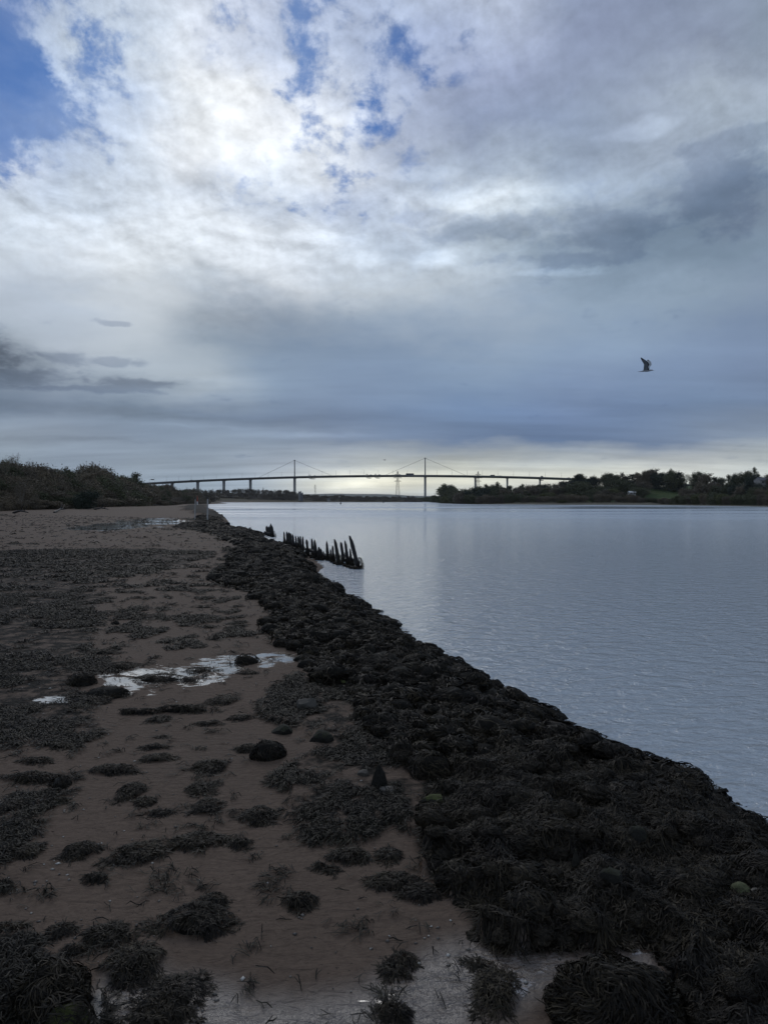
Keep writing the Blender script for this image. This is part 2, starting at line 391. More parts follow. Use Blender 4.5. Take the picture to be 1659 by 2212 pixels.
# weed zones in layout coordinates (projected back onto the beach)
STRIP = [(2300,1790),(1800,1790),(1659,1775),(1463,1650),(1288,1590),(1180,1530),(1060,1470),(964,1410),(876,1360),(804,1305),(716,1255),(675,1225),
 (640,1180),(593,1165),(527,1140),(490,1128),(470,1105),(450,1088),(400,1092),(425,1110),(440,1125),(395,1132),(380,1140),(440,1150),(490,1165),(498,1190),(500,1215),(470,1240),(480,1262),(530,1280),
 (585,1300),(600,1330),(575,1352),(600,1380),(640,1410),(650,1445),(738,1490),(790,1550),(860,1612),(905,1662),(940,1725),(925,1795),
 (940,1846),(950,1895),(975,1947),(1018,1985),(1000,2030),(1070,2050),(1236,2058),(1243,2031),(1383,2034),(1446,2070),(1481,2122),(1516,2174),(1526,2260),(1500,2600),(3000,4000),(4200,1900)]
STRIP_IN = STRIP
MED = [(580,1480),(640,1450),(740,1497),(800,1560),(860,1612),(930,1662),(945,1725),(900,1800),(860,1790),(800,1760),(770,1815),(690,1815),(650,1755),(655,1710),(582,1690),(620,1620),(700,1612),(640,1570),(590,1545)]
LEFTF = [(-900,1190),(480,1188),(430,1220),(330,1235),(235,1262),(235,1330),(200,1395),(270,1440),(160,1470),(210,1550),(110,1600),(-900,1640)]
LEFTL = [(-900,1640),(110,1600),(190,1560),(150,1760),(190,1840),(120,1930),(-900,1960)]
BOTL = [(-900,2035),(110,2045),(190,2060),(245,2150),(235,2212),(240,2600),(-3000,4000)]
SCAT = [(235,1200),(500,1200),(480,1262),(585,1300),(575,1352),(520,1400),(240,1400)]
UPL = [(-900,1120),(300,1105),(420,1100),(470,1180),(-900,1190)]
def zones(X, Y, Z, jit=1.0):
    px, py = proj(X, Y, Z)
    ok = Y > 1.2
    sx_ = 26 * jit * np.clip(5.0 / np.maximum(Y, 1), .12, 1.3)
    j1 = (fbm(X * 2.1, Y * 2.1, 3) - .5) * 5 * sx_; j2 = (fbm(X * 2.1, Y * 2.1, 9) - .5) * 3 * sx_
    ly = np.log(np.maximum(Y, 1)) * 9; lx = X / np.maximum(Y, 1) * 16
    px = px + j1 + (fbm(lx, ly, 61, 4) - .5) * 90 * jit; py = py + j2 * np.clip(6.0 / np.maximum(Y, 1), .05, 1) + (fbm(lx, ly, 71, 4) - .5) * 70 * jit * np.clip(7 / np.maximum(Y, 1), .24, 1)
    st = np.where(ok, inpoly(px, py, STRIP), X > 1.6)
    d = {'strip': st}
    for k, p in (('med', MED), ('leftf', LEFTF), ('leftl', LEFTL), ('botl', BOTL), ('scat', SCAT), ('upl', UPL)):
        d[k] = inpoly(px, py, p) & ok
    return d, px, py

# ------------------------------------------------------------------ ground: one sheet to the horizon
Yr = np.concatenate([np.linspace(-14, 1.3, 26), np.geomspace(1.4, 12000, 760)])
tt = np.linspace(-.72, .72, 420)
ext = np.array([.76, .82, .9, 1.0, 1.15, 1.35, 1.6, 2, 2.6, 3.5, 5, 8])
tcol = np.concatenate([-ext[::-1], tt, ext])
wY = np.where(Yr > 1.3, Yr + 1.2, 2.5 + (1.3 - Yr) * 1.2)
GX = tcol[None, :] * wY[:, None]; GY = np.repeat(Yr[:, None], len(tcol), 1)
dL = sdist(LS, GX, GY, +1); dR = sdist(RS, GX, GY, -1); dW = sdist(WD, GX, GY, +1)
zl = np.where(dL > 0, .5 * smooth(0, 1.5, dL) - .02 * (1 - smooth(0, .3, dL)), -.02 - np.minimum(1.5, -dL * .35))
zl = zl - .06 * smooth(2.5, 5, dL) * (1 - smooth(40, 80, GY)) + .08 * (fbm(GX * .25, GY * .25, 5) - .5) * smooth(1, 4, dL)
zones_d, gpx, gpy = zones(GX, GY, zl)
strip = (zones_d['strip'] & (dL > -.4)).astype(float)
lump = np.abs(fbm(GX * 1.9, GY * 1.9, 21, 3) - .5) * 2
lump2 = fbm(GX * 5.0, GY * 5.0, 31, 2)
near = 1 - smooth(60, 120, GY)
zl = zl + strip * (.55 * smooth(70, 110, GY) * smooth(0, 4, dL)) * (.6 + .5 * lump2)
zl = zl + strip * near * ((.22 * (1 - lump) ** 2 + .06 * lump2 - .10) * smooth(-.3, .6, dL))
med = (zones_d['med'] | zones_d['botl']).astype(float)
zl = zl + med * near * (.05 * (1 - lump) + .02 * lump2 - .02)
zl = zl + .012 * (fbm(GX * 3, GY * 3, 77, 2) - .5) * (1 - strip)
zl = zl + (dL > 0) * (.012 * np.clip(-GX - 15, 0, 60) * smooth(2, 30, dL) * (1 - smooth(200, 400, GY)))
bank = smooth(0, 14, dW)
zl = zl + bank * (1.6 + 3.0 * smooth(10, 70, dW) + np.where(GY > 1100, 6 * smooth(60, 500, dW), 4 * smooth(60, 200, dW))) + .6 * bank * (fbm(GX * .1, GY * .1, 8) - .5)
zl = zl + 9 * smooth(900, 1500, GY) * smooth(-120, -420, GX) 
zr = np.where(dR > 0, .35 * smooth(0, 25, dR) + 1.2 * smooth(25, 40, dR) + 12.5 * smooth(40, 150, dR) + 5 * smooth(140, 300, dR), -.02 - np.minimum(1.5, -dR * .05))
zr = zr + (dR > 25) * .5 * (fbm(GX * .08, GY * .08, 12) - .5)
GZ = np.where(dR > -30, np.maximum(zr, zl), zl)
GZ = np.where((dL <= 0) & (dR <= -30), np.minimum(GZ, -.02), GZ)
GZ = np.clip(GZ, -1.5, 60)
nr, nc = GX.shape
idx = np.arange(nr * nc).reshape(nr, nc)
q = np.stack([idx[:-1, :-1], idx[:-1, 1:], idx[1:, 1:], idx[1:, :-1]], -1).reshape(-1, 4)
gme = new_mesh('ground', np.stack([GX, GY, GZ], -1), quads=q)
def hgrid(X, Y):
    X = np.asarray(X, float); Y = np.asarray(Y, float)
    ri = np.interp(Y, Yr, np.arange(nr)); wi = np.interp(Y, Yr, wY)
    ci = np.interp(X / wi, tcol, np.arange(nc))
    r0 = np.clip(ri.astype(int), 0, nr - 2); c0 = np.clip(ci.astype(int), 0, nc - 2)
    fr = ri - r0; fc = ci - c0
    return (GZ[r0, c0] * (1 - fc) + GZ[r0, c0 + 1] * fc) * (1 - fr) + (GZ[r0 + 1, c0] * (1 - fc) + GZ[r0 + 1, c0 + 1] * fc) * fr
def G(px, py):                        # where a layout position meets the ground
    z = .4
    for _ in range(12):
        x, y = P(px, py, z); z = .5 * z + .5 * float(hgrid(x, y))
    return x, y, float(hgrid(x, y))
def attr(me, name, arr):
    a = me.attributes.new(name, 'FLOAT', 'POINT'); a.data.foreach_set('value', np.asarray(arr, np.float32).ravel())
# wet film, weed bed, grass, wood floor
WET = [([(215,1455),(250,1440),(330,1438),(400,1430),(520,1410),(560,1404),(640,1412),(645,1432),(600,1440),(530,1432),(480,1460),(380,1478),(330,1480),(270,1495),(210,1490),(215,1470)], 1.0),
 ([(60,1500),(130,1493),(200,1500),(130,1510),(70,1512)], 1.0), ([(310,1490),(350,1492),(345,1500),(315,1500)], 1.0),
 ([(690,1422),(600,1436),(585,1450),(640,1452)], 0.0),
 ([(130,1140),(230,1128),(330,1122),(420,1124),(415,1133),(330,1138),(240,1146),(160,1145)], 1.3),
 ([(480,1094),(300,1092),(330,1098),(480,1099)], .6),
 ([(200,2130),(260,2070),(330,2035),(400,2030),(395,2048),(350,2060),(420,2095),(470,2120),(560,2170),(650,2165),(760,2120),(850,2080),(950,2060),(1000,2035),(1020,2010),(1060,2010),(1260,2020),(1260,2060),(1240,2070),(1230,2120),(1160,2150),(1090,2160),(1000,2190),(980,2300),(150,2300)], .33),
 ([(1010,2020),(1060,2002),(1250,2025),(1240,2100),(1200,2120),(1110,2150),(1040,2140),(1000,2060)], .8),
 ([(1240,2036),(1380,2030),(1440,2070),(1480,2120),(1440,2130),(1380,2080),(1250,2062)], .75),
 ([(1400,2170),(1500,2170),(1520,2260),(1400,2260)], .9),
 ([(330,2038),(400,2028),(392,2044),(345,2052)], 1.0)]
wj = np.clip(5.0 / np.maximum(GY, 1), .15, 1.2)
wx = gpx + (fbm(GX * 4, GY * 4, 55) - .5) * 45 * wj; wy = gpy + (fbm(GX * 2, GY * 6, 66) - .5) * 26 * np.clip(wj, .3, 1)
wet = np.zeros(GX.shape)
for poly, v in WET: wet = np.maximum(wet, inpoly(wx, wy, poly) * v)
sheen = np.zeros(GX.shape)
for k_ in (6, 7, 8, 9): sheen = np.maximum(sheen, inpoly(wx, wy, WET[k_][0]) * 1.0)
for _ in range(24): sheen[1:-1, 1:-1] = (sheen[1:-1, 1:-1] * 2 + sheen[:-2, 1:-1] + sheen[2:, 1:-1] + sheen[1:-1, :-2] + sheen[1:-1, 2:]) / 6
sheen = sheen * (1 - strip)
attr(gme, 'sheen', sheen)
for _ in range(3):
    wet[1:-1, 1:-1] = (wet[1:-1, 1:-1] * 2 + wet[:-2, 1:-1] + wet[2:, 1:-1] + wet[1:-1, :-2] + wet[1:-1, 2:]) / 6
wet = wet * (1 - strip)
attr(gme, 'wet', wet)
weedbed = np.maximum(strip, np.maximum(.5 * zones_d['med'], np.maximum(.56 * zones_d['leftf'], np.maximum(.7 * zones_d['botl'], .3 * zones_d['leftl']))))
for _ in range(5): weedbed[1:-1, 1:-1] = (weedbed[1:-1, 1:-1] * 2 + weedbed[:-2, 1:-1] + weedbed[2:, 1:-1] + weedbed[1:-1, :-2] + weedbed[1:-1, 2:]) / 6
weedbed = np.maximum(weedbed, .22 * zones_d['upl'])
attr(gme, 'weed', weedbed)
grass = np.maximum(smooth(38, 55, dR), 0) * (GX > 50)
attr(gme, 'grass', grass)
attr(gme, 'wood', np.maximum(bank, (GY > 700) * smooth(1, 6, dL)))
attr(gme, 'mud', ((dR > -5) & (dR < 45)).astype(float))
gm = bpy.data.materials.new('shore_ground'); gm.use_nodes = True; t = gm.node_tree; b = t.nodes['Principled BSDF']
geo = N(t, 'ShaderNodeNewGeometry'); pos = geo.outputs['Position']
def A(t, n): a = N(t, 'ShaderNodeAttribute'); a.attribute_name = n; return a.outputs['Fac']
big = NOISE(t, pos, .6, 5, .6); fine = NOISE(t, pos, 22, 5, .65); grit = NOISE(t, pos, 120, 3, .6)
mp = N(t, 'ShaderNodeMapping'); t.links.new(pos, mp.inputs[0]); mp.inputs['Scale'].default_value = (1.0, 2.4, 1.0); mp.inputs['Rotation'].default_value = (0, 0, .25)
mp2 = N(t, 'ShaderNodeMapping'); t.links.new(pos, mp2.inputs[0]); mp2.inputs['Scale'].default_value = (.55, 1.5, 1.0); mp2.inputs['Rotation'].default_value = (0, 0, .12)
rip = NOISE(t, mp.outputs[0], 5.5, 4, .55, .8)
sand = MIX(t, MR(t, big.outputs[0], .3, .7), (.100, .070, .051, 1), (.142, .102, .076, 1))
sand = MIX(t, MR(t, fine.outputs[0], .35, .75, 0, .55), sand, (.055, .037, .027, 1))
spk = NOISE(t, pos, 48, 3, .7)
sand = MIX(t, MR(t, spk.outputs[0], .64, .72, 0, .8), sand, (.022, .017, .013, 1))
peb = N(t, 'ShaderNodeTexVoronoi'); t.links.new(pos, peb.inputs['Vector']); peb.inputs['Scale'].default_value = 28.0
sand = MIX(t, M(t, 'MULTIPLY', MR(t, peb.outputs['Distance'], .10, .16, 1, 0), MR(t, NOISE(t, pos, 3.0).outputs[0], .5, .6)), sand, (.028, .024, .021, 1))
weedc = MIX(t, MR(t, fine.outputs[0], .4, .65), (.008, .007, .006, 1), (.022, .019, .014, 1))
wn_ = MR(t, M(t, 'ADD', A(t, 'weed'), M(t, 'MULTIPLY', M(t, 'SUBTRACT', NOISE(t, pos, 4, 5, .65).outputs[0], .5), 1.3)), .42, .62)
col = MIX(t, wn_, sand, weedc)
mudc = MIX(t, MR(t, NOISE(t, pos, .3, 4, .6).outputs[0], .35, .65), (.07, .062, .045, 1), (.12, .11, .08, 1))
col = MIX(t, A(t, 'mud'), col, mudc)
grs = MIX(t, MR(t, NOISE(t, pos, .25, 5, .6).outputs[0], .35, .65), (.035, .055, .02, 1), (.06, .085, .03, 1))
col = MIX(t, A(t, 'grass'), col, grs)
wdc = MIX(t, MR(t, NOISE(t, pos, .8, 5, .6).outputs[0], .35, .65), (.03, .028, .018, 1), (.07, .058, .034, 1))
col = MIX(t, A(t, 'wood'), col, wdc)
wetf = MR(t, M(t, 'ADD', A(t, 'wet'), M(t, 'MULTIPLY', M(t, 'SUBTRACT', M(t, 'ADD', M(t, 'MULTIPLY', NOISE(t, mp2.outputs[0], 2.2, 6, .65, 1.0).outputs[0], .7), M(t, 'MULTIPLY', rip.outputs[0], .3)), .5), 4.2)), .78, .90, 0, 1, True)
wetf = M(t, 'MULTIPLY', wetf, MR(t, A(t, 'wet'), .02, .3))
col = MIX(t, M(t, 'MULTIPLY', M(t, 'MAXIMUM', wetf, M(t, 'MULTIPLY', A(t, 'sheen'), .8)), .45), col, (.04, .034, .03, 1))
t.links.new(col, b.inputs['Base Color'])
dampr = MR(t, big.outputs[0], .3, .7, .72, .88)
land = M(t, 'MAXIMUM', A(t, 'grass'), A(t, 'wood'))
dryr = MIX(t, M(t, 'MAXIMUM', land, wn_), dampr, .85, 'FLOAT')
semi = MR(t, A(t, 'sheen'), .1, .9)
dryr = MIX(t, semi, dryr, .27, 'FLOAT')
t.links.new(MIX(t, wetf, dryr, .09, 'FLOAT'), b.inputs['Roughness'])
t.links.new(MIX(t, wetf, MIX(t, semi, .10, .85, 'FLOAT'), 1.0, 'FLOAT'), b.inputs['Specular IOR Level'])
t.links.new(M(t, 'MULTIPLY', wetf, .9), b.inputs['Coat Weight']); b.inputs['Coat IOR'].default_value = 1.7; b.inputs['Coat Roughness'].default_value = .06
hsum = M(t, 'ADD', M(t, 'MULTIPLY', rip.outputs[0], .042), M(t, 'ADD', M(t, 'MULTIPLY', fine.outputs[0], .017), M(t, 'MULTIPLY', grit.outputs[0], .0016)))
bp = N(t, 'ShaderNodeBump'); bp.inputs['Distance'].default_value = 1.0
t.links.new(hsum, bp.inputs['Height'])
t.links.new(MIX(t, wetf, .8, .10, 'FLOAT'), bp.inputs['Strength']); t.links.new(bp.outputs[0], b.inputs['Normal'])
ground = link('ground', gme, gm, sm=True); tag(ground, 'brown muddy sand beach with green and wooded land beyond', 'ground', kind='structure')

# ------------------------------------------------------------------ water
wyr = np.concatenate([[-14, 0], np.geomspace(2, 12000, 60)])
WXl = np.full(len(wyr), -6000.); 
v = []
for y in wyr:
    for x in np.linspace(-1, 1, 9): v.append((x * max(200, y * 1.6 + 100), y, 0.0))
q = []
for i in range(len(wyr) - 1):
    for k in range(8): a = i * 9 + k; q.append((a, a + 1, a + 10, a + 9))
wme = new_mesh('river_water', v, quads=q)
wm = bpy.data.materials.new('river_water'); wm.use_nodes = True; t = wm.node_tree; b = t.nodes['Principled BSDF']
geo = N(t, 'ShaderNodeNewGeometry'); pos = geo.outputs['Position']
b.inputs['Base Color'].default_value = (.40, .445, .485, 1); b.inputs['IOR'].default_value = 1.5
b.inputs['Roughness'].default_value = .05; b.inputs['Specular IOR Level'].default_value = .5
dist = V(t, 'LENGTH', pos); dn = N(t, 'ShaderNodeVectorMath', operation='LENGTH'); t.links.new(pos, dn.inputs[0]); dist = dn.outputs['Value']
m1 = N(t, 'ShaderNodeMapping'); t.links.new(pos, m1.inputs[0]); m1.inputs['Rotation'].default_value = (0, 0, R(24)); m1.inputs['Scale'].default_value = (1.0, 1.7, 1)
wA = NOISE(t, m1.outputs[0], 1.9, 4, .55, .6)
wB = NOISE(t, m1.outputs[0], 6.5, 4, .6, .5)
m2 = N(t, 'ShaderNodeMapping'); t.links.new(pos, m2.inputs[0]); m2.inputs['Scale'].default_value = (.006, .045, 1); m2.inputs['Rotation'].default_value = (0, 0, R(-3))
calm = NOISE(t, m2.outputs[0], 1.0, 4, .55, .3)
cal = MR(t, calm.outputs[0], .42, .58, .10, 1.0, True)
cal = MIX(t, MR(t, dist, 60, 260), 1.0, cal, 'FLOAT')
hh = M(t, 'ADD', M(t, 'MULTIPLY', wA.outputs[0], .17), M(t, 'MULTIPLY', wB.outputs[0], .055))
bp = N(t, 'ShaderNodeBump'); bp.inputs['Distance'].default_value = 1.0
t.links.new(hh, bp.inputs['Height'])
t.links.new(M(t, 'MULTIPLY', cal, MR(t, dist, 8, 300, .9, .35)), bp.inputs['Strength']); t.links.new(bp.outputs[0], b.inputs['Normal'])
t.links.new(MR(t, M(t, 'MULTIPLY', cal, MR(t, dist, 20, 400, 0, 1)), 0, 1, .06, .50), b.inputs['Roughness'])
water = link('river_water', wme, wm); tag(water, 'pale grey-blue rippled river water', 'water', kind='structure')

# ------------------------------------------------------------------ materials
def weed_mat(name, c1, c2, rough=.58):
    m = bpy.data.materials.new(name); m.use_nodes = True; t = m.node_tree; b = t.nodes['Principled BSDF']
    g = N(t, 'ShaderNodeNewGeometry')
    n = NOISE(t, g.outputs['Position'], 2.2, 4, .6)
    ri = g.outputs['Random Per Island']
    c = MIX(t, MR(t, n.outputs[0], .35, .65), c1 + (1,), c2 + (1,))
    c = V(t, 'SCALE', c, M(t, 'ADD', .4, M(t, 'MULTIPLY', M(t, 'POWER', ri, 2.0), 2.2)))
    t.links.new(c, b.inputs['Base Color']); b.inputs['Roughness'].default_value = rough
    b.inputs['Specular IOR Level'].default_value = .14
    return m
M_weed = weed_mat('wet_seaweed', (.009, .007, .005), (.022, .017, .010))
M_weedg = weed_mat('green_tinged_seaweed', (.007, .0062, .0045), (.015, .013, .008))
M_rock = mat('weedy_rock', (.011, .010, .008), .85, .4, 5, .9, 14, spec=.12)
M_rockb = mat('bare_dark_rock', (.032, .028, .021), .75, .45, 6, .8, 14)
M_pale = mat('pale_stone', (.28, .25, .20), .6, .3, 8, .5, 20)
M_slab = mat('brown_slab', (.07, .06, .048), .6, .3, 8, .5, 20)
def moss_mat(name, base, moss, thr=.3):
    m = bpy.data.materials.new(name); m.use_nodes = True; t = m.node_tree; b = t.nodes['Principled BSDF']
    g = N(t, 'ShaderNodeNewGeometry'); s = N(t, 'ShaderNodeSeparateXYZ'); t.links.new(g.outputs['Normal'], s.inputs[0])
    n = NOISE(t, N(t, 'ShaderNodeTexCoord').outputs['Object'], 14, 8, .7)
    f = MR(t, M(t, 'ADD', s.outputs[2], M(t, 'MULTIPLY', M(t, 'SUBTRACT', n.outputs[0], .5), 2.4)), thr, thr + .35)
    t.links.new(MIX(t, f, base + (1,), MIX(t, MR(t, n.outputs[0], .3, .7), tuple(x * .6 for x in moss) + (1,), moss + (1,))), b.inputs['Base Color'])
    b.inputs['Roughness'].default_value = .75; b.inputs['Specular IOR Level'].default_value = .15
    bp = N(t, 'ShaderNodeBump'); bp.inputs['Strength'].default_value = .9; bp.inputs['Distance'].default_value = .04
    t.links.new(n.outputs[0], bp.inputs['Height']); t.links.new(bp.outputs[0], b.inputs['Normal'])
    return m
M_moss = moss_mat('mossy_rock', (.03, .028, .022), (.075, .083, .028), .45)
M_mossd = moss_mat('dark_mossy_rock', (.018, .017, .014), (.030, .031, .018), .5)
M_mossp = moss_mat('pale_mossy_rock', (.06, .055, .035), (.13, .135, .07), .1)
M_timber = mat('rotten_black_timber', (.014, .012, .011), .7, .4, 9, .8, 30)
M_post = mat('weathered_white_post', (.34, .335, .32), .7, .35, 3, .3, 20)
M_conc = mat('bridge_concrete', (.26, .26, .25), .8, .12, .1)
M_steel = mat('bridge_steel', (.12, .125, .13), .6, .15, .05)
M_dark = mat('dark_metal', (.03, .03, .03), .5, .2, 2)
M_red = mat('red_paint', (.35, .05, .03), .6, .15, 2)
M_white = mat('white_paint', (.6, .6, .58), .6, .1, 2)

# ------------------------------------------------------------------ seaweed ribbons
def ribbons(Pts, W, side):
    """Pts (N,K,3), W (N,K), side (N,3) -> verts, quads"""
    n, k = Pts.shape[:2]
    a = Pts + side[:, None, :] * W[:, :, None] * .5; c = Pts - side[:, None, :] * W[:, :, None] * .5
    v = np.stack([a, c], 2).reshape(-1, 3)
    base = (np.arange(n) * k * 2)[:, None]
    st = (np.arange(k - 1) * 2)[None, :]
    i = (base + st)
    q = np.stack([i, i + 1, i + 3, i + 2], -1).reshape(-1, 4)
    return v, q
def joinvq(parts):
    vs, qs, b = [], [], 0
    for v, q in parts: vs.append(v); qs.append(q + b); b += len(v)
    return np.concatenate(vs), np.concatenate(qs)
def fronds(ox, oy, ang, L, Wd, surf, lift, r):
    """forked wrack fronds lying on a surface function"""
    n = len(ox); K = 4
    s = np.array([0, .36, .7, 1.0])
    bend = r.normal(0, .5, n)
    pts = np.zeros((n, K, 3)); x = ox.copy(); y = oy.copy()
    pts[:, 0, 0] = x; pts[:, 0, 1] = y
    for k in range(1, K):
        a = ang + bend * s[k]
        x = x + np.cos(a) * L * (s[k] - s[k - 1]); y = y + np.sin(a) * L * (s[k] - s[k - 1])
        pts[:, k, 0] = x; pts[:, k, 1] = y
    for k in range(K):
        up = lift * [0.1, .8, 1.0, .5][k] * r.uniform(.3, 1.3, n)
        pts[:, k, 2] = surf(pts[:, k, 0], pts[:, k, 1]) + .004 + up
    W = Wd[:, None] * np.array([.6, .9, 1.0, .55])[None, :] * r.uniform(.8, 1.2, (n, 1))
    ae = ang + bend * .5; roll = r.normal(0, .45, n)
    side = np.stack([-np.sin(ae) * np.cos(roll), np.cos(ae) * np.cos(roll), np.sin(roll)], -1)
    v1 = ribbons(pts, W, side)
    # forks
    fp = np.zeros((n, 3, 3)); fp[:, 0] = pts[:, 1]; fa = ang + bend + r.choice([-1, 1], n) * r.uniform(.4, .9, n)
    for k, l in ((1, .3), (2, .55)):
        fp[:, k, 0] = fp[:, 0, 0] + np.cos(fa) * L * l; fp[:, k, 1] = fp[:, 0, 1] + np.sin(fa) * L * l
        fp[:, k, 2] = surf(fp[:, k, 0], fp[:, k, 1]) + .004 + lift * r.uniform(.2, 1.2, n)
    fs = np.stack([-np.sin(fa), np.cos(fa), np.zeros(n)], -1)
    v2 = ribbons(fp, Wd[:, None] * np.array([.6, .9, .6])[None, :], fs)
    return joinvq([v1, v2])

# carpets of weed in distance bands
def carpet(name, y0, y1, dens, L, Wd, lab, r, zf, matr):
    xs, ys = [], []
    X0, X1 = -.62 * y1 - 1, .62 * y1 + 1
    n = int(dens * (y1 - y0) * (X1 - X0))
    x = r.uniform(X0, X1, n); y = r.uniform(y0, y1, n)
    k = np.abs(x) < .62 * y + .8; x, y = x[k], y[k]
    z = hgrid(x, y); zd, px, py = zones(x, y, z, .8)
    p = zf(x, y, zd, px, py)
    k = (r.uniform(0, 1, len(x)) < p) & (z > -.12); x, y = x[k], y[k]
    e = .06
    gx = hgrid(x + e, y) - hgrid(x - e, y); gy = hgrid(x, y + e) - hgrid(x, y - e)
    fl = np.arctan2(-gy, -gx) + (fbm(x * 1.5, y * 1.5, 91) - .5) * 5 + r.normal(0, .6, len(x))
    return fronds(x, y, fl, L * r.uniform(.6, 1.4, len(x)), np.full(len(x), Wd), hgrid, .035 * (Wd / .008) ** .5 * r.uniform(.3, 1.2, len(x)), r)
def z_strip(x, y, zd, px, py):
    p = zd['strip'] * .95
    holes = fbm(x * .9, y * .9, 101); 
    return np.where(holes > .80, p * .3, p)
def z_beach(x, y, zd, px, py):
    c1 = fbm(x * 1.6, y * 1.6, 202, 4); c2 = fbm(x * .5, y * .5, 302, 3)
    p = np.zeros(x.shape)
    p = np.maximum(p, zd['med'] * smooth(.37, .47, c1) * .98)
    p = np.maximum(p, zd['botl'] * smooth(.36, .48, c1) * .95)
    p = np.maximum(p, zd['leftf'] * smooth(.41, .52, c1 * .6 + c2 * .4) * .9)
    p = np.maximum(p, zd['leftl'] * smooth(.53, .62, c1) * .8)
    p = np.maximum(p, zd['scat'] * smooth(.60, .66, c1) * .9)
    p = np.maximum(p, zd['upl'] * smooth(.64, .72, c1 * .5 + c2 * .5) * .5)
    p = np.maximum(p, .25 * smooth(.66, .74, fbm(x * 5, y * 5, 505, 3)) * ((px > -500) & (py < 2300)))
    p = np.maximum(p, .0018)
    return np.where(zd['strip'], 0, p)
bands = [(2.6, 7, 4200, .10, .0075), (7, 12, 2400, .11, .009), (12, 22, 1000, .13, .014), (22, 45, 260, .2, .028), (45, 110, 44, .35, .06)]
for nm, zf, mt, lab in (('seaweed_carpet', z_strip, M_weed, 'dark brown wet seaweed carpet over the rock bank by the water'),
                        ('strewn_seaweed', z_beach, M_weedg, 'thin straggling seaweed strewn over the muddy sand')):
    parts = []
    for (a, b_, de, L, Wd) in bands:
        vq = carpet(nm, a, b_, de, L, Wd, lab, np.random.default_rng(int(a * 10) + len(nm)), zf, mt)
        parts.append(vq)
    v, q = joinvq(parts)
    o = link(nm, new_mesh(nm, v, quads=q), mt); tag(o, lab, 'seaweed', kind='stuff')

# ------------------------------------------------------------------ individual clumps on the sand
def clump_mesh(rx, ry, h, r, dens=2600, rock=0.0):
    n = int(max(50, dens * rx * ry * 3.14)); n = min(n, 4200)
    th = r.uniform(0, 2 * PI, n); rr = np.sqrt(r.uniform(0, 1, n))
    lob = 1 + .38 * np.sin(2 * th + r.uniform(0, 6)) + .2 * np.sin(3 * th + r.uniform(0, 6)) + .12 * np.sin(5 * th + r.uniform(0, 6))
    rr = rr * lob * .78 * (1 + .25 * (fbm(np.cos(th) * 4 + 9, np.sin(th) * 4 + 9, int(r.integers(1, 99)), 3) - .5) * 2)
    ox = rr * np.cos(th) * rx; oy = rr * np.sin(th) * ry
    sd = int(r.integers(1, 999))
    def surf(x, y):
        q = (x / rx) ** 2 + (y / ry) ** 2
        return h * np.clip(1 - q, 0, 1) ** (.5 if rock else .8) * (.6 + .8 * fbm(x * 9 + 50, y * 9 + 50, sd, 2))
    ang = np.arctan2(oy, ox) + r.normal(0, .9, n)
    na, nr_ = 22, 5; uu = np.linspace(0, 2 * PI, na, endpoint=False)
    lb = (1 + .38 * 0 + 0 * uu) * .62
    gx_ = np.array([[math.cos(a) * rx * lb[i] * k / (nr_ - 1) for i, a in enumerate(uu)] for k in range(nr_)]); gy_ = np.array([[math.sin(a) * ry * lb[i] * k / (nr_ - 1) for i, a in enumerate(uu)] for k in range(nr_)])
    gz_ = surf(gx_, gy_) * np.linspace(.9, .35, nr_)[:, None]; gz_[-1] -= .01
    gv = np.stack([gx_, gy_, gz_], -1).reshape(-1, 3); gq = np.array([(k * na + i, k * na + (i + 1) % na, (k + 1) * na + (i + 1) % na, (k + 1) * na + i) for k in range(nr_ - 1) for i in range(na)])
    return joinvq([(gv, gq), fronds(ox, oy, ang, r.uniform(.035, .085, n) * (1 + .3 * min(1, rx)), np.full(n, .0068), surf, .014 * r.uniform(.3, 1.4, n), r)])
def rock_mesh(sx_, sy, sz, seed, sub=3, angular=.0, amp=.25):
    bm = bmesh.new(); bmesh.ops.create_icosphere(bm, subdivisions=sub, radius=1.0)
    r = random.Random(seed)
    planes = [(np.array([math.cos(a) * math.cos(e), math.sin(a) * math.cos(e), math.sin(e)]), r.uniform(.55, .8)) for a, e in [(r.uniform(0, 6.28), r.uniform(-.2, 1.3)) for _ in range(9)]]
    for vt in bm.verts:
        p = np.array(vt.co)
        f = 1 + amp * (float(fbm(p[0] * 1.3 + seed, p[1] * 1.3 + p[2] * 1.7, seed, 3)) - .5) * 2
        p = p * f
        if angular:
            for nrm, d in planes:
                k = np.dot(p, nrm) - d
                if k > 0: p = p - nrm * k * angular
        vt.co = (p[0] * sx_, p[1] * sy, p[2] * sz)
    me = bpy.data.meshes.new('rock'); bm.to_mesh(me); bm.free(); return me
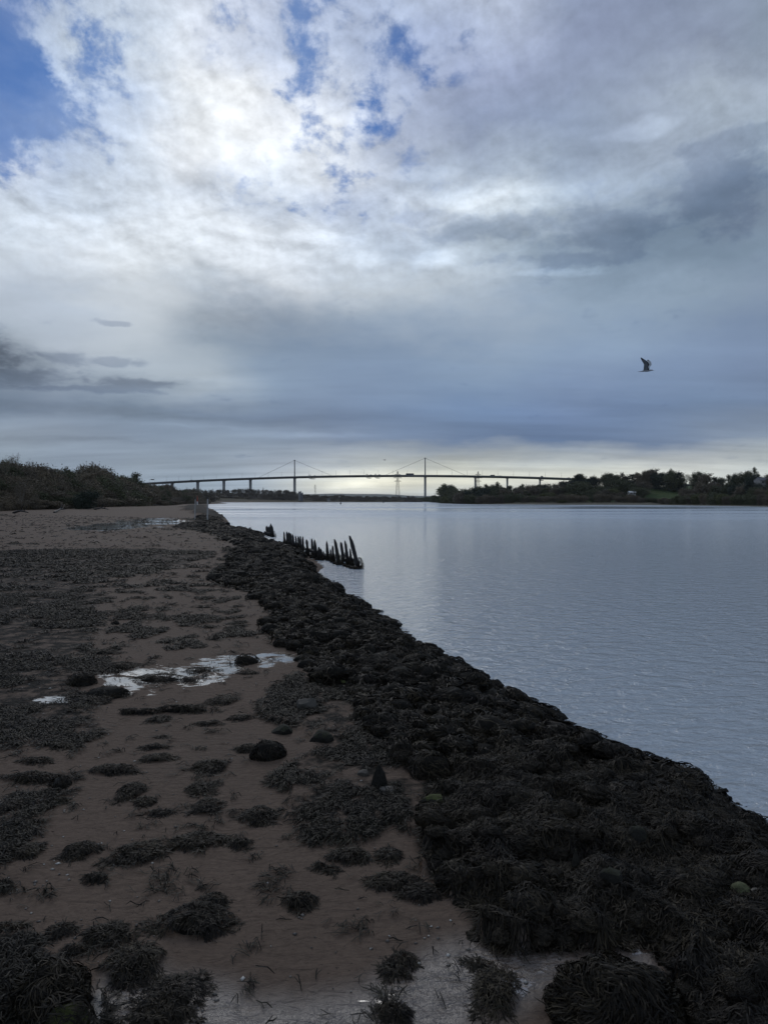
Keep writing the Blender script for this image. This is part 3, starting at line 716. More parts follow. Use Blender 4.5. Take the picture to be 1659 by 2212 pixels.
def drape(sx_, sy, sz, n, r, L=.13, Wd=.009):
    """fronds lying over a boulder, mostly hanging but tangled"""
    K = 5; pts = np.zeros((n, K, 3)); sc_ = (sx_ + sy) / 2
    p = r.normal(0, 1, (n, 3)); p[:, 2] = np.abs(p[:, 2]) * r.choice([1, 1, 1, -.25], n); p /= np.linalg.norm(p, axis=1, keepdims=True)
    ph = r.uniform(0, 6, 3)
    swirl = np.stack([np.sin(p[:, 1] * 3.1 + ph[0]) + .6 * np.sin(p[:, 2] * 5 + ph[1]), np.cos(p[:, 0] * 2.7 + ph[1]) + .6 * np.sin(p[:, 0] * 5 + ph[2]), np.zeros(n)], -1)
    d0 = swirl * .9 + r.normal(0, .55, (n, 3)) + np.array([0, 0, -.75]) + p * [.5, .5, 0]
    st = (L / sc_ * r.uniform(.5, 1.3, n) / (K - 1))[:, None]; curl = r.normal(0, .35, (n, 3))
    lift = r.uniform(.0, 1, n) ** 2 * .10
    q = p.copy()
    for k in range(K):
        hgt = 1.01 + lift * [0, .7, 1, .8, .3][k] + .10 * np.sin(q[:, 0] * 4 + ph[0]) * np.sin(q[:, 1] * 5 + ph[1]) + .05 * np.sin(q[:, 2] * 11 + q[:, 0] * 7)
        pts[:, k] = q * hgt[:, None] * np.array([sx_, sy, sz])
        d = d0 + curl * k; d = d - q * np.sum(d * q, 1, keepdims=True); d /= np.maximum(np.linalg.norm(d, axis=1, keepdims=True), 1e-6)
        q = q + d * st; q /= np.linalg.norm(q, axis=1, keepdims=True)
    d = pts[:, -1] - pts[:, 0]
    nrm = pts[:, 2] / np.linalg.norm(pts[:, 2], axis=1, keepdims=True)
    side = np.cross(d, nrm); side /= np.maximum(np.linalg.norm(side, axis=1, keepdims=True), 1e-6)
    side = side + nrm * r.normal(0, .5, n)[:, None]; side /= np.linalg.norm(side, axis=1, keepdims=True)
    return ribbons(pts, Wd * np.array([.6, .9, 1, .9, .5])[None, :] * r.uniform(.8, 1.2, (n, 1)), side)

CL = [(297,1832,125,50,'broad dark seaweed clump, biggest of the row in the middle of the brown sand'),
 (425,1808,115,40,'ragged seaweed clump just right of the broadest clump on the brown sand'),
 (520,1818,50,25,'small seaweed tuft at the right end of the row of clumps on the sand'),
 (558,1753,75,45,'lone seaweed clump slanting on bare sand nearest the weedy rock bank'),
 (447,1733,60,40,'rounded seaweed clump just below another clump in mid sand'),
 (437,1697,75,30,'flat seaweed clump just above the rounded clump in mid sand'),
 (455,1648,95,32,'wide seaweed clump left of the shaggy weed covered boulder'),
 (283,1700,60,42,'rounded head of the curving chain of seaweed on the left sand'),
 (313,1727,50,22,'middle piece of the curving chain of seaweed on the left sand'),
 (345,1752,60,18,'thin tail of the curving chain of seaweed on the left sand'),
 (250,1657,110,28,'long low seaweed clump with ragged left end on the left sand'),
 (340,1632,70,24,'seaweed clump joined to the long low clump on its upper right'),
 (335,1611,60,14,'thin seaweed strip above the joined clumps on the left sand'),
 (535,1613,60,20,'flat seaweed tongue beside the shaggy weed covered boulder'),
 (647,1940,72,38,'single round seaweed clump alone on smooth brown sand'),
 (425,1972,145,78,'large bushy seaweed clump in the left foreground sand'),
 (462,1938,50,34,'small high tuft joined behind the large bushy foreground clump'),
 (237,2008,110,45,'spreading seaweed clump left of the large bushy foreground clump'),
 (132,2004,60,34,'thin straggly seaweed clump in the left foreground'),
 (72,2023,44,26,'small round seaweed tuft near the left edge foreground'),
 (165,2046,52,28,'small dense seaweed tuft above the mossy bottom left boulder'),
 (290,2068,135,80,'big shaggy seaweed clump beside the pale wet streak'),
 (372,2130,115,95,'tall shaggy seaweed clump standing in the glistening mud'),
 (375,2185,80,40,'lower end of seaweed spilling towards the bottom edge in the mud'),
 (205,1893,50,26,'small isolated seaweed tuft on left sand'),
 (870,2068,55,36,'upper lobe of the small seaweed clump in shining mud at bottom centre'),
 (852,2092,60,34,'lower lobe of the small seaweed clump in shining mud at bottom centre'),
 (845,2182,82,44,'seaweed clump at the bottom edge in grey shining mud'),
 (1070,2118,95,84,'bushy seaweed clump standing in the shallow pool'),
 (1030,2078,50,22,'stringy seaweed trailing into the shallow pool'),
 (838,1841,62,30,'seaweed clump close left of the weedy rock bank'),
 (755,1841,92,34,'wide low seaweed clump on sand left of a similar clump'),
 (850,1895,110,40,'long seaweed tongue reaching onto the sand, left part'),
 (910,1918,90,42,'long seaweed tongue reaching onto the sand, right part'),
 (22,2000,75,26,'seaweed heap cut by the left edge of the foreground'),
 (45,1830,110,36,'broad seaweed heap at the left edge beside gravelly sand'),
 (175,1828,75,42,'loose open seaweed heap on gravelly sand'),
 (310,2205,110,34,'seaweed heap cut by the bottom edge left of centre'),
 (25,1732,52,38,'seaweed clump at the left edge in gravelly mud'),
 (70,1674,130,28,'long seaweed heap running to a dark stone at left'),
 (137,1608,64,18,'low seaweed strip on pebbly sand at left'),
 (80,1640,70,18,'low flat seaweed strip nearer the left edge'),
 (130,1727,60,14,'thin seaweed strip on gravelly sand below the dark stone'),
 (345,1550,60,18,'flat seaweed clump below the wet pools'),
 (450,1560,60,14,'flat seaweed clump right of a similar one below the wet pools'),
 (400,1530,160,20,'long seaweed band lying below the shining pools'),
 (300,1536,120,16,'left end of the long seaweed band below the pools'),
 (480,1510,80,20,'upper right end of the seaweed band below the pools'),
 (205,1505,90,30,'dark mounded seaweed heap below the left pool'),
 (265,1435,90,20,'seaweed mound at the left end of the shining pools'),
 (225,1407,90,14,'flat seaweed strip above the left end of the pools'),
 (345,1462,130,22,'seaweed lying in the middle of the shining pools'),
 (435,1445,70,14,'seaweed tuft poking out of the middle pool'),
 (410,1467,45,12,'small seaweed tuft at lower side of the pools'),
 (535,1452,50,10,'flat seaweed tuft right of the pools'),
 (430,1393,46,13,'rounded seaweed tuft on pale mud above the pools'),
 (335,1362,40,8,'small flat tuft on the pale mud flat'),
 (275,1360,50,8,'thin tuft left of a similar one on the pale mud flat'),
 (448,1352,45,9,'seaweed tuft on mud near the rocky bank'),
 (400,1338,40,7,'small low tuft in the middle of the pale mud flat'),
 (338,1327,40,12,'peaked little seaweed tuft on the pale mud flat'),
 (370,1305,30,5,'tiny dark tuft high on the pale mud flat'),
 (270,1330,40,6,'thin flat tuft on the left side of the mud flat'),
 (440,1310,60,7,'flat dark strip of weed near the rock bank'),
 (460,1380,30,6,'small tuft just right above the rounded tuft'),
 (690,1870,20,14,'scrap of seaweed on bare sand below a wide clump'),
 (715,1878,36,12,'scrap of seaweed beside a smaller scrap on bare sand'),
 (350,1690-100,30,8,'tiny tuft near the long low clump'),
 (520,1548,60,14,'seaweed scrap near the angular stones')]
for i, (px, py, wpx, hpx, lab) in enumerate(CL):
    r = np.random.default_rng(900 + i)
    x, y, z = G(px, py + hpx * .30)
    sl = math.hypot(y, CAM_H - .4)
    rx = wpx / F * sl * .5
    sinp = (CAM_H - .4) / sl
    hgt = min(.14, .16 * rx + .02) if hpx / wpx < .5 else min(.2, .28 * rx + .03)
    ry = max(.05, min(rx * 1.5, (hpx / F * sl - hgt * .6) / sinp * .5))
    wscale = max(1, y / 7)
    v, q = clump_mesh(rx, ry, hgt * .8, r, 4800 / wscale ** 1.2)
    v = v.copy(); v[:, 2] += hgrid(v[:, 0] + x, v[:, 1] + y) - z
    o = link('seaweed_clump', new_mesh('seaweed_clump', v, quads=q), M_weed, None, (x, y, z - .008))
    tag(o, lab, 'seaweed clump', 'seaweed clumps scattered over the sand')

# ------------------------------------------------------------------ boulders with seaweed hanging over them
variants = []
for k in range(9):
    r = np.random.default_rng(40 + k)
    a, b_, c_ = r.uniform(.8, 1.2), r.uniform(.75, 1.1), r.uniform(.6, .85)
    rm = rock_mesh(a * .93, b_ * .93, c_ * .93, 60 + k, 3, .5); rm.materials.append(M_rock)
    rm.polygons.foreach_set('use_smooth', [True] * len(rm.polygons))
    v, q = drape(a, b_, c_, 1900, r, .62, .045)
    wme_ = new_mesh('seaweed', v, quads=q); wme_.materials.append(M_weed)
    variants.append((rm, wme_))
pts = []
r = np.random.default_rng(5)
cand = []
for _ in range(60000):
    y = math.exp(r.uniform(math.log(3.2), math.log(26)))
    x = r.uniform(-.2 * y - 1, .6 * y + 1)
    cand.append((x, y))
cx_ = np.array(cand); hz = hgrid(cx_[:, 0], cx_[:, 1]); zd, px_, py_ = zones(cx_[:, 0], cx_[:, 1], hz, .5)
dl = shoreX(LS, cx_[:, 1]) - cx_[:, 0]
okk = zd['strip'] & (dl > -.15) & (px_ < 1720) & (py_ < 2260)
placed = []
for (x, y), o_, d_, h_ in zip(cx_, okk, dl, hz):
    if not o_: continue
    rad = (.062 + .175 * r.uniform(0, 1) ** 2.2) * (1.15 if d_ < 1.2 else 1.0) * (1 + .02 * y)
    if y < 5.5: rad = min(rad, .17)
    if all((x - a) ** 2 + (y - b) ** 2 > (.80 * (rad + c)) ** 2 for a, b, c in placed[-4000:]):
        placed.append((x, y, rad))
placed.sort(key=lambda p: p[1])
def rock_label(x, y):
    px, py = proj(np.array(x), np.array(y), np.array(.4)); px = float(px); py = float(py)
    d = float(shoreX(LS, y)) - x
    a = 'at the water edge' if d < .6 else ('on the outer slope' if d < 1.8 else ('mid bank' if d < 3 else 'on its sandy side'))
    s = 'large' if 0 else ''
    b = 'in the bottom right corner' if py > 1950 else ('below the mossy stones' if py > 1850 else ('in the near right bank' if py > 1700 else ('beside the bare angular stones' if py > 1560 else ('level with the shining pools' if py > 1400 else 'near the timber piles'))))
    return a, b
protos = []
cnt = 0
for (x, y, rad) in placed[:275]:
    k = int(r.integers(0, 9)); rm, wv_ = variants[k]
    z = float(hgrid(x, y)) - rad * r.uniform(-.05, .45)
    o = empty('seaweed_covered_rock', (x, y, z), (r.normal(0, .12), r.normal(0, .12), r.uniform(0, 6.28)), (rad, rad, rad * r.uniform(.6, .95)))
    link('rock', rm, None, o); link('seaweed', wv_, None, o)
    size = 'small' if rad < .14 else ('medium' if rad < .2 else 'large')
    a, b_ = rock_label(x, y)
    tag(o, f'{size} seaweed covered rock {a} {b_}', 'rock', 'seaweed covered rocks of the bank')
# the rest of the bank, further off, reads as one mass of rocks
far_r = placed[275:]
cand = []
for _ in range(9000):
    y = math.exp(r.uniform(math.log(24), math.log(105))); xs = float(shoreX(LS, y)); cand.append((xs - r.uniform(-.2, 9 if y < 60 else 14), y))
ca = np.array(cand); hz = hgrid(ca[:, 0], ca[:, 1]); zd, _, _ = zones(ca[:, 0], ca[:, 1], hz, .5)
sel = ca[zd['strip']][:1800]
far_r += [(x, y, (.07 + .2 * r.uniform(0, 1) ** 2) * (1 + y * .006)) for x, y in sel]
for _ in range(150):
    y = math.exp(r.uniform(math.log(6.8), math.log(60))); far_r.append((float(shoreX(LS, y)) + abs(r.normal(0, .28)) * (1 + .02 * y), y, r.uniform(.05, .17)))
bm = bmesh.new(); bmesh.ops.create_icosphere(bm, subdivisions=2, radius=1.0)
uv_ = np.array([v_.co[:] for v_ in bm.verts]); uf = np.array([[v_.index for v_ in f.verts] for f in bm.faces]); bm.free()
vs, fs = [], []
for i, (x, y, rad) in enumerate(far_r):
    nse = 1 + .6 * (r.uniform(0, 1, len(uv_)) - .5)
    p = uv_ * nse[:, None] * np.array([rad * r.uniform(.8, 1.3), rad * r.uniform(.8, 1.2), rad * r.uniform(.4, .75)])
    p = p + np.array([x, y, float(hgrid(x, y)) - rad * .1]); vs.append(p); fs.append(uf + i * len(uv_))
wv2 = []
for i, (x, y, rad) in enumerate(far_r):
    if y < 40:
        v, q = drape(rad * 1.1, rad * 1.1, rad * .68, int(240 if y < 14 else 110 if y < 24 else 60), r, .16 * (1 + .03 * y), .009 * (1 + .07 * y))
        wv2.append((v + np.array([x, y, float(hgrid(x, y)) - rad * .1]), q))
v, q = joinvq(wv2); o2 = link('bank_seaweed', new_mesh('bank_seaweed', v, quads=q), M_weed); tag(o2, 'tangled dark seaweed hanging over the farther rocks of the bank', 'seaweed', kind='stuff')
o = link('bank_rocks', new_mesh('bank_rocks', np.concatenate(vs), quads=np.concatenate(fs)), M_rock)
tag(o, 'far stretch of the dark weed covered rock bank along the river', 'rocks', kind='stuff')

# singled-out stones
def stone(px, py, wpx, hpx, m, lab, ang=.9, weed=0, name='stone', sub=3, seed=1, zs=1.0, pyramid=False):
    x, y, z = G(px, py + hpx * .45)
    sl = math.hypot(y, 2.8); rx = wpx / F * sl * .5; h = hpx / F * sl * .62 * zs
    if pyramid:
        b = MB(); r_ = random.Random(seed)
        base = [(rx * 1.0 * math.cos(a) * r_.uniform(.85, 1.1), rx * .85 * math.sin(a) * r_.uniform(.85, 1.1)) for a in (0.2, 1.3, 2.4, 3.6, 4.9)]
        n = 5; v = [(p[0], p[1], -h * .2) for p in base] + [(p[0] * .7, p[1] * .7, h * .65) for p in base] + [(p[0] * .12 - rx * .05, p[1] * .16, h * 1.5 + .05 * p[0]) for p in base]
        f = []
        for j in (0, 1):
            for k in range(n): f.append((j * n + k, j * n + (k + 1) % n, (j + 1) * n + (k + 1) % n, (j + 1) * n + k))
        f.append(tuple(10 + k for k in range(5))); b.add(v, f); me = b.mesh('stone')
        bm2 = bmesh.new(); bm2.from_mesh(me); bmesh.ops.bevel(bm2, geom=bm2.edges[:], offset=rx * .06, segments=2, affect='EDGES'); bm2.to_mesh(me); bm2.free()
    else: me = rock_mesh(rx, rx * .85, h, seed, sub, ang)
    if weed:
        o = empty(name, (x, y, z))
        link('rock', me, m, o, sm=not ang)
        v, q = drape(rx * 1.04, rx * .9, h * 1.03, weed, np.random.default_rng(seed), .10, .0072)
        link('seaweed', new_mesh('seaweed', v, quads=q), M_weed, o)
    else: o = link(name, me, m, None, (x, y, z + h * .1))
    tag(o, lab, 'stone'); return o
stone(697,1580,52,40,M_mossd,'rounded dark bare stone beside the rock bank, left of centre',.5,seed=11)
stone(612,1567,56,30,M_mossd,'angular slanting bare stone on the sand at the edge of the weed',1.0,seed=12)
stone(665,1513,60,30,M_rockb,'brownish wedge shaped stone above the rounded dark stone',.9,seed=13)
stone(820,1675,40,40,M_mossd,'dark pyramid shaped stone standing in the weed',1,seed=14,pyramid=True)
stone(838,1703,38,14,M_slab,'small pale flat stone just below the pyramid shaped stone',.6,seed=15)
stone(935,1720,56,32,M_moss,'boulder with a flat yellow-green mossy top',.8,seed=16)
stone(785,1665,28,18,M_rockb,'small brown stone left of the pyramid shaped stone',.8,seed=17)
stone(1085,1558,24,22,M_mossd,'small angular dark stone amid the rock bank',1.0,seed=18)
stone(1241,1766,34,20,M_slab,'flat grey-brown slab lying on the seaweed bank',1.0,seed=19,zs=.5)
stone(1243,1862,22,40,M_moss,'thin pointed green stone poking through the seaweed',1.0,seed=20,pyramid=True)
stone(1376,1795,50,40,M_mossd,'smooth dark green-grey stone in the middle of the right bank',.4,seed=21)
stone(1323,1886,50,40,M_mossd,'large dark flat-faced stone half buried in seaweed',.9,seed=22)
stone(1600,1915,42,30,M_mossp,'pale green rounded stone near the right edge',.3,seed=23)
stone(1645,1922,40,18,M_slab,'grey low stone touching the pale green rounded stone',.6,seed=24)
stone(1648,1972,62,26,M_mossp,'flat yellow-green stone cut by the right edge',.7,seed=25,zs=.7)
stone(1183,1926,38,30,M_mossd,'blunt greenish stone in the seaweed right of the sand',.9,seed=26)
stone(742,1470,18,14,M_moss,'little green-brown stone upright in the bank',.9,seed=27)
stone(631,1493,10,7,M_pale,'tiny white stone at the inner edge of the bank',.3,seed=28)
stone(130,1682,40,34,M_rockb,'dark stone with weed on the left sand',.7,weed=260,seed=29,name='weedy_stone')
stone(580,1612,66,44,M_rock,'shaggy round boulder covered in seaweed on the sand',.0,weed=1100,seed=30,name='weedy_stone')
stone(178,1460,56,36,M_rock,'dome shaped weed covered boulder left of the pools',.0,weed=700,seed=31,name='weedy_stone')
stone(535,1419,50,26,M_rock,'flat topped weed covered rock at the right end of the pools',.3,weed=500,seed=32,name='weedy_stone')
stone(233,1490,80,26,M_rock,'long low weed covered rock below the left pool',.0,weed=600,seed=33,name='weedy_stone')
stone(1335,2130,215,165,M_rock,'huge block buried under seaweed in the pool at bottom right',.5,weed=5200,seed=34,name='weedy_stone',zs=.85)
stone(930,1640,80,66,M_rock,'big dark overhanging weed covered boulder on the inner edge of the bank',.5,weed=900,seed=35,name='weedy_stone')
stone(137,2180,100,80,M_moss,'tall mossy green topped boulder at the bottom left',1.0,seed=36,weed=420,name='weedy_stone',sub=4)
stone(110,2120,130,90,M_rock,'weed hung boulder rising behind the mossy bottom left stone',.3,weed=1300,seed=37,name='weedy_stone')
stone(250,1343,18,12,M_rock,'dark stone left of the peaked little tuft',.5,weed=80,seed=38,name='weedy_stone')

for (px, py, w_, h_, lab, sd) in [(950,1394,22,14,'angular dark rock jutting into the water, upper one of the bank edge',51),(884,1372,20,12,'dark rock at the water edge above the jutting angular rock',52),(1197,1529,24,14,'small dark rock just off the bank in the water',53),(822,1324,14,12,'pointed dark rock on the water edge near the piles',54),(1283,1592,36,18,'low dark rock pair at the water edge in the right middle',55),(1040,1458,28,16,'rounded dark rock on the outer edge of the bank',56),(1620,1768,60,36,'large dark rock at the water edge near the right edge',57)]:
    stone(px, py, w_, h_, M_rock, lab, .5, seed=sd, weed=300, name='weedy_stone', zs=1.1)
# pebbles and shells, uncountable
r = np.random.default_rng(77)
n = 26000; yy = np.exp(r.uniform(math.log(3), math.log(40), n)); xx = r.uniform(-.62, .62, n) * yy
zz = hgrid(xx, yy); zd, px_, py_ = zones(xx, yy, zz)
c1 = fbm(xx * .8, yy * .8, 404)
pr = np.where(zd['leftf'] | zd['leftl'], .6 * smooth(.4, .6, c1), .05)
k = (r.uniform(0, 1, n) < pr) & ~zd['strip'] & (shoreX(LS, yy) - xx > .5)
xx, yy, zz = xx[k], yy[k], zz[k]
pv = np.array([(1, 0, 0), (0, 1, 0), (-1, 0, 0), (0, -1, 0), (0, 0, 1), (0, 0, -1)], float); pf = np.array([(0, 1, 4), (1, 2, 4), (2, 3, 4), (3, 0, 4), (1, 0, 5), (2, 1, 5), (3, 2, 5), (0, 3, 5)])
sz = r.uniform(.004, .014, len(xx)) * (1 + yy * .03)
V_ = pv[None] * (sz[:, None, None] * r.uniform(.6, 1.4, (len(xx), 1, 3)) * np.array([1, 1, .6])) + r.normal(0, .15, (len(xx), 6, 3)) * sz[:, None, None]
V_ = V_ + np.stack([xx, yy, zz + .003], -1)[:, None, :]
Fq = (pf[None] + (np.arange(len(xx)) * 6)[:, None, None]).reshape(-1, 3)
pm = bpy.data.materials.new('pebbles'); pm.use_nodes = True; t = pm.node_tree; b = t.nodes['Principled BSDF']
g = N(t, 'ShaderNodeNewGeometry'); cr = N(t, 'ShaderNodeValToRGB'); t.links.new(g.outputs['Random Per Island'], cr.inputs[0])
cr.color_ramp.elements[0].color = (.05, .045, .04, 1); cr.color_ramp.elements[1].color = (.42, .40, .36, 1)
e_ = cr.color_ramp.elements.new(.7); e_.color = (.14, .12, .10, 1)
t.links.new(cr.outputs[0], b.inputs['Base Color']); b.inputs['Roughness'].default_value = .5
o = link('pebbles', new_mesh('pebbles', V_.reshape(-1, 3), quads=Fq), pm); tag(o, 'small stones and shells strewn on the sand', 'pebbles', kind='stuff')

# ------------------------------------------------------------------ rotten timber piles
ORD = ['first','second','third','fourth','fifth','sixth','seventh','eighth','ninth','tenth','eleventh','twelfth']
def c6(x, y): return ((480 + x * .30139) * .8295, (1280 + y * .30139) * .8295)
rows = {
 'in the faint far row of stumps': [(430,320,430,338,6),(443,322,443,338,6),(461,326,461,340,6)],
 'in the pair left of the far cluster': [(573,303,566,352,10),(586,318,582,354,9)],
 'in the far cluster of leaning stumps': [(713,292,722,378,16),(733,298,738,382,14),(749,272,757,388,13),(758,290,776,392,14)],
 'in the long close-set row': [(862,342,870,472,15),(887,340,893,478,17),(906,348,914,482,17),(921,358,930,488,15),(936,362,955,495,17),(965,376,974,502,14),(984,378,992,505,14),(1006,376,1012,522,16),(1027,384,1032,545,17),(1055,408,1078,565,22)],
 'in the broken middle group': [(1102,398,1113,562,18),(1125,412,1150,585,24),(1163,475,1175,592,18),(1181,487,1192,594,14),(1200,512,1226,585,12)],
 'in the tall nearest group': [(1233,425,1247,595,18),(1265,490,1275,602,14),(1283,465,1297,612,16),(1300,402,1345,632,22),(1352,428,1386,606,20),(1388,415,1420,642,20),(1432,490,1450,645,18),(1428,375,1516,665,26)]}
for rn, lst in rows.items():
    for i, (tx, ty, bx, by, wd) in enumerate(lst):
        r_ = random.Random(tx * 7 + ty)
        pb = c6(bx, by); bx_, by_ = P(pb[0], pb[1], 0.0)
        pt = c6(tx, ty); T = at(pt[0], pt[1], by_)
        mpx = .30139 * .8295 / F * by_
        wr = wd * mpx * .5 * 1.35
        base = np.array([bx_, by_, -.35]); top = np.array(T); top[1] += r_.uniform(-.1, .1)
        b = MB(); nseg = 7; n = 8; vs_ = []
        hh_ = top[2] - base[2]
        offs = [r_.uniform(.75, 1.25) for _ in range(n)]
        for s in range(nseg + 1):
            f_ = s / nseg; c_ = base + (top - base) * f_
            rad = wr * (1.3 - .5 * f_) * (1 + .12 * r_.uniform(-1, 1)); rad *= (1.0 if f_ < .85 else (1 - (f_ - .85) * 3.0))
            for k in range(n):
                a = 2 * PI * k / n
                jag = 0 if s < nseg else r_.uniform(-.10, .0) * hh_
                vs_.append((c_[0] + math.cos(a) * rad * offs[k], c_[1] + math.sin(a) * rad * offs[k] * .8, c_[2] + jag))
        fs_ = []
        for s in range(nseg):
            for k in range(n): fs_.append((s * n + k, s * n + (k + 1) % n, (s + 1) * n + (k + 1) % n, (s + 1) * n + k))
        fs_.append(tuple(nseg * n + k for k in range(n)))
        b.add(vs_, fs_)
        o = empty('timber_pile', (bx_, by_, 0))
        me = b.mesh('post'); me.transform(__import__('mathutils').Matrix.Translation((-bx_, -by_, 0)))
        link('post', me, M_timber, o)
        # skirt of weed at the foot
        v, q = drape(wr * 2.0, wr * 1.8, min(.5, hh_ * .35), 160, np.random.default_rng(tx), .25, .02)
        link('seaweed', new_mesh('seaweed', v, quads=q), M_weed, o)
        tag(o, f'{ORD[i]} blackened timber pile from the left {rn}', 'timber pile', 'rotten timber piles of the old jetty')
def log(p0, p1, rad, lab, m=M_timber, name='fallen_timber', wob=.06):
    r_ = random.Random(int(p0[0] * 100)); p0 = np.array(p0); p1 = np.array(p1); pts_ = []
    for k in range(7):
        p = p0 + (p1 - p0) * k / 6; p[2] += r_.uniform(-wob, wob) * .6; p[0] += r_.uniform(-wob, wob) * .5; pts_.append(p)
    b = MB(); b.tube(pts_, [rad * r_.uniform(.8, 1.2) for _ in pts_], 7); o = b.build(name, m); tag(o, lab, 'timber'); return o
def cpt(x, y, Y, z=None):
    p = c6(x, y); q_ = at(p[0], p[1], Y); return q_
Yb = P(*c6(1100, 560))[1]
log(cpt(1060, 492, Yb), cpt(1245, 560, Yb - 2.5), .10, 'broken horizontal timber joining the middle group to the nearest group')
Ya = P(*c6(740, 385))[1]
log(cpt(690, 355, Ya), cpt(745, 368, Ya), .16, 'stub of horizontal timber at the foot of the far cluster')
# rubble mounds the piles stand in
def mound(pts_px, lab, wdt):
    b_v, b_q = [], []; base = 0
    parts = []; rr_ = np.random.default_rng(len(lab))
    for (x, y, s) in pts_px:
        p = c6(x, y); X, Y = P(p[0], p[1], 0.0)
        sc_ = s * .30139 * .8295 / F * Y
        pr_ = uv_ * (1 + .3 * (rr_.uniform(0, 1, len(uv_)) - .5))[:, None] * np.array([sc_, sc_ * wdt, sc_ * .55]) + np.array([X, Y, .02])
        parts.append((pr_, uf))
        v, q = drape(sc_ * 1.05, sc_ * wdt * 1.05, sc_ * .6, 120, rr_, .25, .022)
        v = v + np.array([X, Y, .02]); 
        parts.append((v, q))
    tri = [p for p in parts if p[1].shape[1] == 3]; qd = [p for p in parts if p[1].shape[1] == 4]
    o = empty('rubble_mound', (0, 0, 0)); v, q = joinvq(tri); link('rubble', new_mesh('rubble', v, quads=q), M_rock, o)
    v, q = joinvq(qd); link('seaweed', new_mesh('seaweed', v, quads=q), M_weed, o); tag(o, lab, 'rubble'); return o
mound([(1240,580,16),(1262,598,20),(1285,612,24),(1310,626,26),(1335,634,24),(1365,628,22),(1395,645,28),(1425,655,30),(1455,664,30),(1485,668,28),(1508,668,18)], 'weedy rubble at the foot of the tall nearest pile group', 1.3)
mound([(1040,540,26),(1075,562,28),(1110,575,26),(1150,590,26),(1180,590,20),(1210,580,14),(890,480,18),(930,490,22),(975,505,24),(1010,525,26)], 'weedy rubble under the long close-set pile row', 1.4)
mound([(700,368,10),(715,378,14),(735,384,16),(758,390,14),(775,392,8)], 'weedy rubble at the foot of the far pile cluster', 1.5)

def dd(x, y, s): return ((x / .8295 - 480) / .30139, (y / .8295 - 1280) / .30139, s * 4)
mound([dd(x, y, z_) for x, y, z_ in [(398,1141,8),(408,1140,10),(420,1141,11),(432,1141,12),(444,1141,12),(456,1141,11),(468,1140,9),(480,1138,6),(492,1137.5,4)]], 'dark low mound of weedy rubble in front of the two whitish posts', .9)
mound([dd(x, y, z_) for x, y, z_ in [(428,1124,9),(440,1120,10),(452,1124,11),(464,1124,10),(475,1126,7),(446,1110,7),(456,1112,6)]], 'dark weedy hump of the far bank behind the two whitish posts', 1.2)
# marker posts
def c8(x, y): return ((500 + x * .08439) * .8295, (1280 + y * .08439) * .8295)
for (tx, ty, bx, by, wd, lab) in [(108,185,97,960,24,'thinner of the two tall whitish posts, the left one'), (492,170,482,980,36,'thicker of the two tall whitish posts, the right one')]:
    pb = c8(bx, by); X, Y = P(pb[0], pb[1], .3); pt = c8(tx, ty); T = at(pt[0], pt[1], Y); rad = wd * .08439 * .8295 / F * Y * .65
    o = empty('marker_post', (X, Y, 0))
    b = MB(); b.tube([(0, 0, -.4), (T[0] * .5 - X * .5, 0, T[2] * .5), (T[0] - X, 0, T[2] - .25)], [rad * 1.15, rad, rad * .9], 10); b.build('post', M_post, o)
    b = MB(); b.tube([(T[0] - X, 0, T[2] - .25), (T[0] - X, 0, T[2])], [rad * 1.05, rad * .8], 10); b.build('cap', M_dark, o)
    b = MB(); b.tube([(0, 0, -.2), (0, 0, .55)], [rad * 1.5, rad * 1.25], 10); b.build('weedy_foot', M_rock, o)
    tag(o, lab, 'post', 'whitish marker posts on the spit')
X, Y = P(427, 1092, .4); T = at(427, 1071, Y)
o = empty('channel_marker', (X, Y, 0)); b = MB(); b.tube([(0, 0, 0), (0, 0, T[2] * .45)], .35, 8); b.build('base', M_white, o)
b = MB(); b.tube([(0, 0, T[2] * .45), (0, 0, T[2])], [.30, .12], 8); b.build('daymark', M_red, o); tag(o, 'small red topped marker far behind the two posts', 'marker')

# ------------------------------------------------------------------ bridge
obs = [(0,1106),(110,1236),(178,1320),(246,1407),(-305,769),(-415,654),(-483,584),(-551,515),(-619,449)]
Am = np.array([[1, s, -(p - 1000) / 1850, -s * (p - 1000) / 1850] for s, p in obs])
sol = np.linalg.svd(Am / np.array([1, 300, 1, 300]))[2][-1] / np.array([1, 300, 1, 300])
sol = sol / math.hypot(sol[1], sol[3]); sol *= (1 if sol[2] > 0 else -1)
BX0, BDX, BY0, BDY = sol
print('bridge', sol)
def bxy(s): return BX0 + BDX * s, BY0 + BDY * s
dk_obs = [(-760,1263),(-619,1254.5),(-551,1251.5),(-483,1248.5),(-415,1245.5),(-305,1241.5),(-150,1238.8),(0,1238.4),(110,1239.6),(178,1241.2),(246,1243.8),(330,1247.5),(420,1253)]
dks, dkz = [], []
for s, py in dk_obs:
    x, y = bxy(s); dks.append(s); dkz.append(at(0, py * .8295, y)[2])
pc = np.polyfit(dks, dkz, 3)
def deckz(s): return float(np.polyval(pc, s))
br = empty('cable_stayed_bridge', (*bxy(0), 0)); tag(br, 'long slender cable-stayed road bridge spanning the river on tall single piers', 'bridge')
bo = np.array([*bxy(0), 0.])
nx, ny = -BDY, BDX
